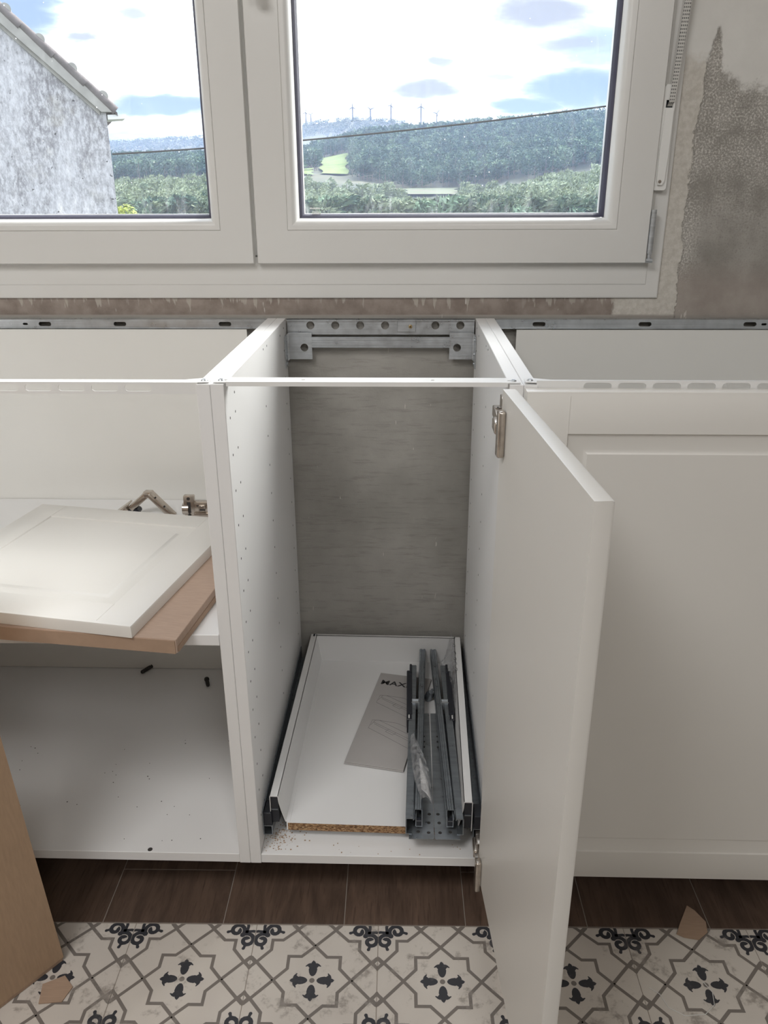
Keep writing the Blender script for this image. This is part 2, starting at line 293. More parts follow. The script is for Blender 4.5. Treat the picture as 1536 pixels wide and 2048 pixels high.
# ------------------------------------------------------------------ mesh helpers
class B:
    def __init__(s): s.v = []; s.f = []; s.mi = []
    def add(s, vs, fs, mi=0):
        o = len(s.v); s.v += [tuple(p) for p in vs]; s.f += [tuple(o + i for i in f) for f in fs]; s.mi += [mi] * len(fs); return s
    def box(s, x0, x1, y0, y1, z0, z1, mi=0, T=None):
        vs = [(x, y, z) for z in (z0, z1) for y in (y0, y1) for x in (x0, x1)]
        if T: vs = [T @ Vector(p) for p in vs]
        return s.add(vs, [(0, 2, 3, 1), (4, 5, 7, 6), (0, 1, 5, 4), (2, 6, 7, 3), (0, 4, 6, 2), (1, 3, 7, 5)], mi)
    def bbox(s, x0, x1, y0, y1, z0, z1, r=.001, seg=2, mi=0, T=None):
        bm = bmesh.new(); bmesh.ops.create_cube(bm, size=1)
        for v in bm.verts: v.co = Vector(((x0 + x1) / 2 + v.co.x * (x1 - x0), (y0 + y1) / 2 + v.co.y * (y1 - y0), (z0 + z1) / 2 + v.co.z * (z1 - z0)))
        bmesh.ops.bevel(bm, geom=bm.edges[:], offset=r, segments=seg, affect='EDGES', profile=.5)
        return s.frombm(bm, mi, T)
    def frombm(s, bm, mi=0, T=None):
        bm.verts.ensure_lookup_table(); bm.verts.index_update()
        vs = [(T @ v.co if T else v.co.copy()) for v in bm.verts]; fs = [[v.index for v in f.verts] for f in bm.faces]; bm.free()
        return s.add(vs, fs, mi)
    def tube(s, pts, r, seg=10, mi=0, T=None, cap=True):
        pts = [Vector(p) for p in pts]; n = len(pts); rs = r if isinstance(r, (list, tuple)) else [r] * n; vs = []; prev = None
        for i, p in enumerate(pts):
            t = (pts[min(i + 1, n - 1)] - pts[max(i - 1, 0)]).normalized()
            if prev is None:
                a = t.orthogonal().normalized()
            else: a = (prev - t * prev.dot(t)).normalized()
            prev = a; b = t.cross(a)
            for k in range(seg):
                q = 2 * math.pi * k / seg; vs.append(p + (a * math.cos(q) + b * math.sin(q)) * rs[i])
        fs = [(i * seg + k, i * seg + (k + 1) % seg, (i + 1) * seg + (k + 1) % seg, (i + 1) * seg + k) for i in range(n - 1) for k in range(seg)]
        if cap: fs += [tuple(reversed(range(seg))), tuple((n - 1) * seg + k for k in range(seg))]
        if T: vs = [T @ p for p in vs]
        return s.add(vs, fs, mi)
    def ext(s, poly, lo, hi, ax='z', mi=0, holes=(), T=None):
        """polygon (with holes) extruded along an axis; ax z: (x,y), ax y: (x,z), ax x: (y,z)"""
        def P(a, b, h): return {'z': (a, b, h), 'y': (a, h, b), 'x': (h, a, b)}[ax]
        loops = [list(poly)] + [list(h) for h in holes]
        flat = [p for l in loops for p in l]; n = len(flat)
        tris = tessellate_polygon([[Vector((p[0], p[1], 0)) for p in l] for l in loops])
        vs = [P(p[0], p[1], lo) for p in flat] + [P(p[0], p[1], hi) for p in flat]
        fs = [tuple(t) for t in tris] + [tuple(n + i for i in reversed(t)) for t in tris]
        o = 0
        for l in loops:
            m = len(l)
            for i in range(m): fs.append((o + i, o + (i + 1) % m, n + o + (i + 1) % m, n + o + i))
            o += m
        if T: vs = [T @ Vector(p) for p in vs]
        return s.add(vs, fs, mi)
    def ring(s, x0, x1, z0, z1, prof, mats=None):
        """mitred frame in the xz plane; prof = [(inset, y), ...]"""
        vs = []
        for i, y in prof: vs += [(x0 + i, y, z0 + i), (x1 - i, y, z0 + i), (x1 - i, y, z1 - i), (x0 + i, y, z1 - i)]
        for j in range(len(prof) - 1):
            fs = [(j * 4 + k, j * 4 + (k + 1) % 4, (j + 1) * 4 + (k + 1) % 4, (j + 1) * 4 + k) for k in range(4)]
            s.add([], [], 0); o = len(s.v) if j == 0 else o
            if j == 0: s.v += vs
            s.f += [tuple(o + i for i in f) for f in fs]; s.mi += [mats[j] if mats else 0] * 4
        return s
    def disc(s, c, r, ax, h, mi=0, seg=12):
        c = Vector(c); d = {'x': Vector((1, 0, 0)), 'y': Vector((0, 1, 0)), 'z': Vector((0, 0, 1))}[ax]
        return s.tube([c - d * h, c + d * h], r, seg, mi)
def circ(cx, cy, r, n=16, a0=0): return [(cx + r * math.cos(a0 + 2 * math.pi * k / n), cy + r * math.sin(a0 + 2 * math.pi * k / n)) for k in range(n)]
def slot(cx, cy, w, h, n=6):
    r = h / 2; p = []
    for k in range(n + 1): a = -math.pi / 2 + math.pi * k / n; p.append((cx + w / 2 - r + r * math.cos(a), cy + r * math.sin(a)))
    for k in range(n + 1): a = math.pi / 2 + math.pi * k / n; p.append((cx - w / 2 + r + r * math.cos(a), cy + r * math.sin(a)))
    return p
def link(name, me, parent=None):
    o = bpy.data.objects.new(name, me); C.objects.link(o)
    if parent: o.parent = parent
    return o
def mesh(name, b, mats, smooth=False):
    me = bpy.data.meshes.new(name); me.from_pydata([tuple(v) for v in b.v], [], b.f)
    for m in (mats if isinstance(mats, (list, tuple)) else [mats]): me.materials.append(M[m])
    me.polygons.foreach_set('material_index', b.mi)
    bm = bmesh.new(); bm.from_mesh(me); bmesh.ops.recalc_face_normals(bm, faces=bm.faces[:]); bm.to_mesh(me); bm.free()
    if smooth:
        me.polygons.foreach_set('use_smooth', [True] * len(me.polygons)); me.set_sharp_from_angle(angle=R(38))
    me.update(); return me
def obj(name, b, mats, parent=None, smooth=False, world=True):
    """b in world coordinates; a child of an Empty is shifted by the Empty's place. world=False: b in the parent's own coordinates"""
    o = link(name, mesh(name, b, mats, smooth), parent)
    if parent is not None and world and parent.type == 'EMPTY': o.location = -parent.location
    return o
def tag(o, label=None, cat=None, group=None, kind=None):
    for k, v in (('label', label), ('category', cat), ('group', group), ('kind', kind)):
        if v: o[k] = v
    return o
def thing(name, loc, label, cat, group=None, kind=None, rot=(0, 0, 0)):
    o = bpy.data.objects.new(name, None); o.empty_display_size = .05; C.objects.link(o); o.location = loc; o.rotation_euler = rot
    return tag(o, label, cat, group, kind)
def copy_tree(o, parent=None):
    c = o.copy(); C.objects.link(c); c.parent = parent
    for ch in list(o.children): copy_tree(ch, c)
    return c

# ================================================================== THE SETTING
WY = .57
WX0, WX1, WZ0, WZ1 = -.80, .722, .917, 2.07
RX0, RX1, RY0, RZ1 = -1.7, 2.2, -2.7, 2.55
wb = B()
for a in ((RX0 - .2, WX0, 0, RZ1), (WX1, RX1 + .2, 0, RZ1), (WX0, WX1, 0, WZ0), (WX0, WX1, WZ1, RZ1)):
    wb.box(a[0], a[1], WY, WY + .24, a[2], a[3])
tag(obj('wall_back', wb, 'wall'), 'bare plaster wall with the window, patched with pale filler', kind='structure')
tag(obj('wall_left', B().box(RX0 - .2, RX0, RY0, WY, 0, RZ1), 'paint'), kind='structure')
tag(obj('wall_right', B().box(RX1, RX1 + .2, RY0, WY, 0, RZ1), 'paint'), kind='structure')
tag(obj('wall_front', B().box(RX0 - .2, RX1 + .2, RY0 - .2, RY0, 0, RZ1), 'paint'), kind='structure')
tag(obj('ceiling', B().box(RX0 - .2, RX1 + .2, RY0 - .2, WY + .24, RZ1, RZ1 + .15), 'paint'), kind='structure')
floor = tag(obj('floor', B().box(RX0 - .2, RX1 + .2, RY0 - .2, WY + .24, -.12, -.0010), 'grout'), kind='structure')
# floor frame turned slightly to the cabinets, like the photographed floor
FA = R(.746); FC = Vector((.1144, -.1471, 0)); PT = .1975; HT = .0983
def fl(u, v, z=0): return Vector((FC.x + u * math.cos(FA) - v * math.sin(FA), FC.y + u * math.sin(FA) + v * math.cos(FA), z))
T0 = Matrix.Rotation(FA, 4, 'Z')
# ---- patterned tile: slab, taupe lines, charcoal motifs
tb = B(); tb.bbox(-HT, HT, -HT, HT, -.0045, 0, .0006, 1)
def stroke(pts, w, mi, z=.00012, closed=False):
    pts = [Vector((p[0] * HT, p[1] * HT)) for p in pts]; n = len(pts); L = []; Rr = []
    for i in range(n):
        a = pts[i - 1] if (i > 0 or closed) else pts[i]; c = pts[(i + 1) % n] if (i < n - 1 or closed) else pts[i]
        d1 = (pts[i] - a); d2 = (c - pts[i]); d1 = d1.normalized() if d1.length > 0 else d2.normalized(); d2 = d2.normalized() if d2.length > 0 else d1
        nn = Vector((-(d1 + d2).y, (d1 + d2).x)).normalized(); k = min(2.0, 1 / max(.3, nn.dot(Vector((-d1.y, d1.x)))))
        L.append(pts[i] + nn * w * HT / 2 * k); Rr.append(pts[i] - nn * w * HT / 2 * k)
    cl = lambda p: (max(-HT, min(HT, p.x)), max(-HT, min(HT, p.y)), z)
    vs = [cl(p) for p in L] + [cl(p) for p in Rr]
    tb.add(vs, [(i, (i + 1) % n, n + (i + 1) % n, n + i) for i in range(n if closed else n - 1)], mi)
def fill(pts, mi, z=.0002):
    pts = [(max(-1, min(1, p[0])) * HT, max(-1, min(1, p[1])) * HT, z) for p in pts]
    tb.add(pts, [tuple(t) for t in tessellate_polygon([[Vector(p) for p in pts]])], mi)
st = [(0, .6), (.2, .405), (.415, .405), (.415, .2)]
star = []
for k in range(4):
    for p in st:
        a = -math.pi / 2 * k; star.append((p[0] * math.cos(a) - p[1] * math.sin(a), p[0] * math.sin(a) + p[1] * math.cos(a)))
LW = .052
stroke(star, LW, 1, closed=True)
def rot4(fn):
    for k in range(4):
        a = math.pi / 2 * k; c, s_ = round(math.cos(a)), round(math.sin(a)); fn(lambda p: (p[0] * c - p[1] * s_, p[0] * s_ + p[1] * c))
def quarter(t):
    z = .0001
    stroke([t(p) for p in [(.0, .6), (.31, .905), (.40, 1.0)]], LW, 1, z + .00004); stroke([t(p) for p in [(.6, 0), (.905, .31), (1.0, .40)]], LW, 1, z + .00004)
    stroke([t(p) for p in [(0, .6), (-.0, .6)]][:1] * 2, .0, 1) if False else None
    stroke([t(p) for p in [(.31, .905), (.53, .70), (.71, .70), (.71, .53), (.905, .31)]], LW, 1, z + .00002)
    stroke([t(p) for p in [(.31, .905), (.22, 1.0)]], LW, 1, z + .00006); stroke([t(p) for p in [(.905, .31), (1.0, .22)]], LW, 1, z + .00006)
    # small diamond on the edges
    fill([t(p) for p in [(1.0, .17), (.90, .30), (1.0, .43)]], 1, .00018); fill([t(p) for p in [(.17, 1.0), (.30, .90), (.43, 1.0)]], 1, .00018)
    fill([t(p) for p in [(1.0, .255), (.96, .30), (1.0, .345)]], 0, .00022); fill([t(p) for p in [(.255, 1.0), (.30, .96), (.345, 1.0)]], 0, .00022)
    # scroll pair in the corner
    def spiral(cx, cy, r0, a0, turns, sgn):
        pts = []
        for i in range(19):
            q = i / 18; r = r0 * (1 - .78 * q); a = a0 + sgn * turns * 2 * math.pi * q; pts.append((cx + r * math.cos(a), cy + r * math.sin(a)))
        return pts
    stroke([t(p) for p in spiral(.70, .885, .125, R(-20), 1.2, 1)], .066, 2, .00024)
    stroke([t(p) for p in spiral(.885, .70, .125, R(110), 1.2, -1)], .066, 2, .00024)
    stroke([t(p) for p in [(.81, .845), (.80, .80), (.845, .81)]], .055, 2, .00026)
    stroke([t(p) for p in [(.80, .86), (.86, .86), (.97, .87), (1.0, .86)]], .05, 2, .00028); stroke([t(p) for p in [(.86, .80), (.86, .86), (.87, .97), (.86, 1.0)]], .05, 2, .00028)
    stroke([t(p) for p in [(.60, .87), (.555, .855)]], .045, 2, .0003); stroke([t(p) for p in [(.87, .60), (.855, .55)]], .045, 2, .0003)
    for c in ((.552, .853), (.853, .548)): fill([t(p) for p in circ(*c, .028, 8)], 2, .00031)
    fill([t(p) for p in circ(.80, .80, .045, 8)], 2, .00031)
rot4(quarter)
def petal(t):
    pts = []
    for k in range(15):
        a = math.pi * 2 * k / 15; x = .205 + .135 * math.cos(a); y = (.068 if math.cos(a) < .3 else .052) * math.sin(a); pts.append((x, y))
    pts.append((.35, 0)); pts.sort(key=lambda p: math.atan2(p[1], p[0] - .2))
    fill([t(p) for p in pts], 2, .0002)
    for s_ in (1, -1): fill([t(p) for p in [(.265, .03 * s_), (.30, .045 * s_), (.285, .085 * s_), (.245, .125 * s_), (.235, .115 * s_), (.245, .085 * s_), (.20, .05 * s_)]], 2, .00022)
rot4(petal); fill(circ(0, 0, .042, 12), 1, .0002)
tme = mesh('tile', tb, ['tile', 'tilegrey', 'tilenavy'])
for j in range(0, 9):
    for i in range(-8, 10):
        o = link('tile', tme, floor); p = fl(i * PT, -j * PT); o.location = (p.x, p.y, random.uniform(-.0002, .0002)); o.rotation_euler = (0, 0, FA + (math.pi / 2) * random.randrange(4))
# ---- wood look planks, running towards the wall
def plank(u0, u1, v0, v1):
    T = Matrix.Translation(fl(0, 0)) @ T0
    obj('plank', B().bbox(u0 + .0008, u1 - .0008, v0 + .0008, v1 - .0008, -.0045, 0, .0004, 1, T=T), 'wood', floor, world=False)
E0 = .0998
for i in range(-8, 12):
    u0 = -.353 + i * .1975 + .0005; u1 = u0 + .1975
    cut = .2105 if i % 3 == 0 else (.62 if i % 3 == 1 else .44)
    if i == 3: cut = .2105
    plank(u0, u1, E0, cut); plank(u0, u1, cut, .80)
for i, v0 in enumerate((-9 * PT + .099 - .6, )):    # plain boards behind the camera
    for k in range(-8, 11): plank(-.353 + k * .2, -.353 + (k + 1) * .2, v0 - .4, -9 * PT + .097)

# ================================================================== WINDOW
win = thing('window_1', (-.03, WY, WZ0), None, None, kind='structure')
fb = B().ring(WX0, WX1, WZ0, WZ1, [(0, .66), (0, .5665), (.002, .5655), (.024, .5655), (.026, .5645), (.058, .5645), (.075, .5645), (.078, .60), (.078, .64)])
fb.box(-.062, .0, .5665, .64, WZ0 + .078, WZ1 - .078)
obj('frame', fb, 'pvc', win)
def sash(x0, x1):
    z0, z1 = .981, 2.005
    b = B().ring(x0, x1, z0, z1, [(.003, .565), (0, .563), (0, .5505), (.0015, .548), (.056, .548), (.0585, .5485), (.0592, .550), (.060, .548), (.0665, .549), (.073, .5535), (.077, .561), (.079, .574), (.081, .5775)])
    s = obj('sash', b, 'pvc', win, smooth=True)
    obj('gasket', B().ring(x0, x1, z0, z1, [(.0795, .573), (.080, .5735), (.0835, .578), (.0855, .5835), (.086, .590)]), 'gasket', s)
    obj('glass_pane', B().box(x0 + .079, x1 - .079, .584, .588, z0 + .079, z1 - .079), 'glass', s)
    obj('spacer', B().ring(x0, x1, z0, z1, [(.0865, .588), (.0865, .602), (.080, .602)]), 'whitebar', s)
    return s
sl = sash(-.752, -.034); sr = sash(-.028, .689)
hb = B().bbox(-.0135, .0135, .536, .5485, 1.43, 1.50, .004, 3); hb.bbox(-.0095, .0095, .512, .524, 1.404, 1.475, .005, 3); hb.tube([(0, .54, 1.465), (0, .515, 1.465)], .008, 12)
obj('handle', hb, 'pvc2', sr, smooth=True)
# bottom hinge of the right sash
h = B().tube([(.6935, .548, .9985), (.6935, .548, 1.0735)], .0048, 12); h.box(.6885, .692, .546, .556, 1.0, 1.07); h.tube([(.6935, .548, .983), (.6935, .548, .9985)], .0035, 10); h.tube([(.688, .547, .986), (.699, .547, .986)], .0042, 8); h.box(.6905, .6965, .5435, .5475, .9965, 1.001)
obj('hinge', h, 'galv', sr, smooth=True)
# faint printed stamp in the glass corner
sb = B(); random.seed(3)
for row, (z, x0, x1, hh) in enumerate(((1.0755, .069, .0885, .0032), (1.0705, .0735, .086, .0012), (1.0665, .0735, .0875, .0032))):
    x = x0
    while x < x1:
        w = random.uniform(.0012, .0024); sb.box(x, x + w, .5832, .5838, z, z + hh * random.uniform(.7, 1)); x += w + .0007
obj('glass_stamp', sb, 'pvc2', sr)
# strap winder of the roller shutter
sw = thing('strap_winder', (.697, .5645, 1.106), 'white shutter strap winder plate with grey woven strap beside the window', 'shutter winder')
pl = [(.6850, 1.109), (.6875, 1.1055), (.7075, 1.1055), (.7110, 1.109), (.7098, 1.274), (.6925, 1.274), (.6900, 1.270)]
obj('cover_plate', B().ext(pl, .554, .5643, 'y', holes=[[(.6945, 1.238), (.7072, 1.238), (.7075, 1.250), (.6948, 1.250)]]), 'pvc2', sw)
pi = [(.6905 + .002, 1.122), (.6945, 1.1145), (.7025, 1.1145), (.7058, 1.122), (.7075, 1.170), (.7078, 1.2355), (.6942, 1.2355), (.6915, 1.170)]
obj('raised_panel', B().ext(pi, .550, .5545, 'y'), 'pvc2', sw)
obj('slot_liner', B().box(.6942, .7078, .5600, .5636, 1.237, 1.251), 'blackplastic', sw)
sc = B().disc((.6975, .5497, 1.120), .0028, 'y', .0008); obj('screw', sc, 'nickel', sw)
T = Matrix.Identity(4)
obj('strap', B().add([(.6985, .561, 1.240), (.7078, .561, 1.240), (.7078, .5505, 1.247), (.6985, .5505, 1.247), (.7062, .5505, 1.41), (.7168, .5505, 1.41), (.7162 + .04 * .6, .5505, 1.95), (.7062 + .04 * .6, .5505, 1.95),
                     (.6985, .5622, 1.240), (.7078, .5622, 1.240), (.7078, .5517, 1.247), (.6985, .5517, 1.247), (.7062, .5517, 1.41), (.7168, .5517, 1.41), (.7162 + .024, .5517, 1.95), (.7062 + .024, .5517, 1.95)],
    [(0, 1, 2, 3), (3, 2, 5, 4), (4, 5, 6, 7), (8, 9, 10, 11), (11, 10, 13, 12), (12, 13, 14, 15), (0, 3, 11, 8), (3, 4, 12, 11), (4, 7, 15, 12), (1, 2, 10, 9), (2, 5, 13, 10), (5, 6, 14, 13)]), 'strap', sw)

# ================================================================== SUSPENSION RAIL on the wall
ra = thing('suspension_rail', (.2, WY, .87), 'long galvanised hanging rail screwed to the wall behind the cabinets', 'rail')
def slotted(x0, x1, sl_):
    b = B().ext([(x0, .8612), (x1, .8612), (x1, .8782), (x0, .8782)], .5545, .5565, 'y', holes=[slot(x, .8697, .0245 if k else .010, .0082 if k else .004) for x, k in sl_])
    b.box(x0, x1, .5565, .569, .8772, .8782); b.box(x0, x1, .552, .5545, .8612, .8622); return b
obj('rail_bar', slotted(-.79, -.02, [(-.4885, 0), (-.4501, 1), (-.3034, 1), (-.0993, 1)]), 'galv', ra)
obj('rail_bar', slotted(.42, 1.18, [(.5021, 1), (.7022, 1), (.8989, 1), (.925, 0)]), 'galv', ra)
cr = B().ext([(.020, .8490), (.380, .8490), (.380, .8785), (.020, .8785)], .560, .5615, 'y', holes=[circ(x, .8665, .0078, 18) for x in (.0648, .1129, .1609, .2088, .2420, .3054, .3531)])
cr.box(.020, .380, .5535, .5615, .8785, .8797); cr.box(.020, .380, .5535, .5545, .8765, .8797)
obj('rail_bar', cr, 'galv', ra)
obj('washer_plate', B().bbox(.2325, .268, .557, .5600, .8545, .8765, .0006, 1), 'galv', ra)
s_ = B().tube([(.2575, .5572, .8645), (.2575, .5545, .8645)], [.0038, .0028], 12); s_.box(.2555, .2595, .5541, .5546, .864, .865, 1); s_.box(.257, .258, .5541, .5546, .8625, .8665, 1)
obj('screw', s_, ['brass', 'hole'], ra)

# ================================================================== CABINETS
D = .56
def holes(b, xs, side, zs1=None):
    """rows of 5 mm pin holes on the inner face of a side panel"""
    rows = []
    z = .8293
    while z > .13:
        rows += [(.0575, z), (.295, z - .054 / 1.0 + .0), (.52, z - .004)]; rows.append((.0235, z)); z -= .0515
    rows += [(.0603, .8555), (.298, .869), (.332, .8686), (.478, .8604), (.525, .8667)]
    for (y, z) in rows: b.disc((xs, y, z), .0019, 'x', .00012, 1, 8)
def cab(x0, x1, label, back=True, holesides=False):
    t = thing('base_cabinet', ((x0 + x1) / 2, D / 2, .08), label, 'cabinet')
    for k, (a, s) in enumerate(((x0, 1), (x1 - .018, -1))):
        b = B().bbox(a + .0002, a + .0178, 0, D, .08, .88, .0007, 1)
        holes(b, a + (.0179 if s > 0 else .0001), s)
        obj('side_panel', b, ['melamine', 'hole'], t)
    bt = B().bbox(x0 + .018, x1 - .018, 0.001, D - .002, .0802, .098, .0007, 1)
    return t, bt
central, bt = cab(0, .40, 'narrow open white cabinet in the middle with its plain door swung out')
obj('bottom_panel', bt, 'melamine', central)
# rear brackets and rail inside the central cabinet
def bracket(sx):
    f = lambda x: x if sx > 0 else .40 - x
    X = lambda a, b: (min(f(a), f(b)), max(f(a), f(b)))
    hx = circ(f(.0524), .825, .0076, 18)
    b = B().ext([(X(.0235, .0672)[0], .8025), (X(.0235, .0672)[1], .8025), (X(.0235, .0672)[1], .8537), (X(.0235, .0672)[0], .8537)], .5535, .555, 'y', holes=[hx])
    for z in (.8455, .8425, .8395, .8115, .8085): b.box(*X(.028, .0668), .5528, .5536, z, z + .0012)
    b.box(*X(.0182, .0200), .524, .553, .790, .850); b.add([(f(.0182), .553, .850), (f(.0235), .5545, .8537), (f(.0235), .5545, .8025), (f(.0182), .553, .797)], [(0, 1, 2, 3)])
    for z in (.842, .815, .797): b.disc((f(.0205), .538, z), .0028, 'x', .0012)
    obj('corner_bracket', b, 'galv', central)
bracket(1); bracket(-1)
rb = B()
prof = [(.8455, .5530), (.8445, .5512), (.8395, .5512), (.8385, .5525), (.8355, .5525), (.8345, .5512), (.8305, .5512), (.8295, .5525), (.8265, .5525), (.8255, .5512), (.8245, .5525)]
for i in range(len(prof) - 1):
    (z0, y0), (z1, y1) = prof[i], prof[i + 1]
    rb.add([(.0672, y0, z0), (.3328, y0, z0), (.3328, y1, z1), (.0672, y1, z1)], [(0, 1, 2, 3)])
rb.box(.0672, .3328, .5535, .5545, .8245, .8455)
obj('rear_rail', rb, 'galv', central)
# front rail of the central cabinet: thin bent bar with two dark holes
fr = B().ext([(.004, .004), (.396, .004), (.396, .024), (.383, .031), (.017, .031), (.004, .024)], .8808, .8822, 'z', holes=[circ(.118, .017, .0026, 10), circ(.285, .017, .0026, 10), slot(.014, .015, .012, .005), slot(.386, .015, .012, .005)])
fr.box(.020, .380, .004, .0052, .8765, .8808); fr.box(.020, .380, .0295, .031, .8765, .8808)
obj('front_rail', fr, 'whitebar', central)
for x in (.012, .388):
    s_ = B().tube([(x, .0135, .8822), (x, .0135, .8838)], [.0042, .003], 14); s_.box(x - .002, x + .002, .0131, .0139, .8836, .884, 1); obj('screw', s_, ['galv', 'hole'], central)
# cabinet runners for the drawer
for sx in (1, -1):
    X = (lambda a, b: (a, b)) if sx > 0 else (lambda a, b: (.40 - b, .40 - a))
    b = B().box(*X(.0182, .0197), .030, .545, .112, .160); b.box(*X(.0197, .034), .030, .545, .112, .1135); b.box(*X(.0197, .034), .030, .545, .130, .1315); b.box(*X(.0325, .034), .030, .545, .1135, .130)
    obj('runner', b, 'darksteel', central)
    obj('runner_end', B().bbox(*X(.0202, .033), .0295, .06, .132, .158, .001, 1), 'blackplastic', central)
# ---- drawer, turned by a hair on its runners
DT = Matrix.Translation((.2025, .29, 0)) @ Matrix.Rotation(R(-1.15), 4, 'Z') @ Matrix.Translation((-.2025, -.29, 0))
DX0, DX1 = .0365, .3685
dw = B().box(DX0 + .024, DX1 - .024, .0385, .5385, .113, .1275, 0, DT)
drawer = obj('drawer', dw, 'steelwhite', central)
obj('chipboard_edge', B().box(DX0 + .0265, DX1 - .0265, .0375, .0385, .1131, .1273, 0, DT), 'chipboard', drawer)
def dside(sx):
    f = (lambda x: x) if sx > 0 else (lambda x: DX0 + DX1 - x)
    y0, y1 = .030, .5455
    b = B()
    def quad(p): b.add([DT @ Vector((f(q[0]), q[1], q[2])) for q in p], [tuple(range(len(p)))])
    a0, a1, a2 = DX0, DX0 + .0145, DX0 + .0265
    b.box(*sorted((f(a0), f(a1))), y0, y1, .1885, .190, 0, DT)
    b.box(*sorted((f(a0), f(a0 + .001))), y0, y1, .130, .190, 0, DT)
    # inner wall sloping to the base, cut away diagonally at the front
    prof = [(y0, .190), (y0 + .002, .176), (y0 + .008, .155), (y0 + .0105, .128), (y1, .128), (y1, .190)]
    xi = lambda z: a1 + (a2 - a1) * max(0, (.160 - z) / .032) * .5 + (a2 - a1) * .2 * (.19 - z) / .062
    front = [(xi(z), y, z) for y, z in prof]; back_ = [(xi(z) - .0012, y, z) for y, z in prof]; n = len(prof)
    b.add([DT @ Vector((f(q[0]), q[1], q[2])) for q in front + back_], [tuple(range(n)), tuple(reversed(range(n, 2 * n)))] + [(i, (i + 1) % n, n + (i + 1) % n, n + i) for i in range(n)])
    b.box(*sorted((f(xi(.128) - .001), f(a2 + .003))), y0 + .0105, y1, .1275, .1285, 0, DT)
    obj('side_wall', b, 'steelwhite', drawer)
    k = B().box(*sorted((f(a0 + .0015), f(a1 - .001))), y0 + .003, y0 + .05, .134, .187, 0, DT); obj('front_infill', k, 'blackplastic', drawer)  # black block fills the hollow side profile, making it dark within
    obj('infill_plate', B().box(*sorted((f(a0 + .002), f(a1 - .002))), y0 + .0015, y0 + .0035, .160, .1615, 0, DT), 'darksteel', drawer)
dside(1); dside(-1)
bk = B().bbox(DX0 + .012, DX1 - .012, .5385, .5425, .113, .190, .0008, 1, 0, DT); bk.box(DX0 + .012, DX1 - .012, .5385, .5465, .1885, .1900, 0, DT)
obj('back_wall', bk, 'steelwhite', drawer); obj('rear_cap', B().box(DX0 + .006, DX0 + .010, .536, .546, .1901, .1906, 0, DT), 'blackplastic', drawer)

# ---- hinged plain side of the shaker door, opened past 90 degrees
ddir = Vector((.4035 - .3722, -.4000 + .0125, 0)); DL = ddir.length; dd = ddir.normalized(); dn = Vector((-dd.y, dd.x, 0))   # dn points to +x: the moulded face
DM = Matrix(((dd.x, dn.x, 0, .3722), (dd.y, dn.y, 0, -.0125), (0, 0, 1, 0), (0, 0, 0, 1)))     # local x along the door, y through it
def shaker(L, z0, z1, T, th=.019, y0=0.0, fr=.0545):
    """moulded cabinet front: local x 0..L, height z0..z1, flat back at y0, moulded face at y0+th"""
    b = B(); Y = y0 + th
    loops = [(0, y0), (0, Y - .004), (.0012, Y - .0015), (.004, Y - .0008), (.0055, Y), (fr, Y), (fr + .0012, Y - .0022), (fr + .003, Y - .0028), (fr + .022, Y - .0045), (fr + .024, Y - .0045), (fr + .0275, Y - .0018), (fr + .0275, Y - .0018)]
    vs = []
    for i, y in loops: vs += [(i, y, z0 + i), (L - i, y, z0 + i), (L - i, y, z1 - i), (i, y, z1 - i)]
    vs = [T @ Vector(v) for v in vs]
    fs = [(j * 4 + k, j * 4 + (k + 1) % 4, (j + 1) * 4 + (k + 1) % 4, (j + 1) * 4 + k) for j in range(len(loops) - 1) for k in range(4)]
    n = (len(loops) - 1) * 4; fs += [(n, n + 1, n + 2, n + 3), (3, 2, 1, 0)]
    b.add(vs, fs)
    for zz in ((z1 - fr, z1 - .0055), (z0 + .0055, z0 + fr)):            # joint between stile and rail, a fine V shown as a bead
        for x in (fr, L - fr): b.box(x - .0004, x + .0004, Y - .0005, Y + .0004, zz[0], zz[1], 0, T)
    return b
door = obj('door', shaker(DL, .083, .8775, DM), 'front', central, smooth=True)
def hinge(za, zp):
    # arm along the side panel, tall cup plate on the door, knuckle between
    b = B()
    b.bbox(.014, .030, -.0095, .0002, zp, zp + .060, .003, 3, 0, DM); b.bbox(.010, .022, -.0065, .0, zp + .018, zp + .052, .002, 2, 0, DM)
    c = B(); c.bbox(.3700, .3815, .004, .080, za, za + .015, .0015, 2); c.bbox(.3780, .3819, .036, .064, za - .020, za + .034, .001, 1)
    c.bbox(.3640, .3725, -.010, .022, za - .002, za + .0145, .003, 3); c.disc((.3755, .062, za + .0153), .0038, 'z', .0007, 0, 12)
    c.bbox(.3655, .3745, -.026, -.006, za + .001, za + .012, .002, 2)
    b.add(c.v, c.f)
    h_ = obj('hinge', b, 'nickel', door, smooth=True)
    k = B().disc((.3755, .062, za + .0158), .0016, 'z', .0005, 0, 8)
    b2 = obj('hinge_screw', k, 'hole', central); return h_
hinge(.819, .796); hinge(.110, .070)

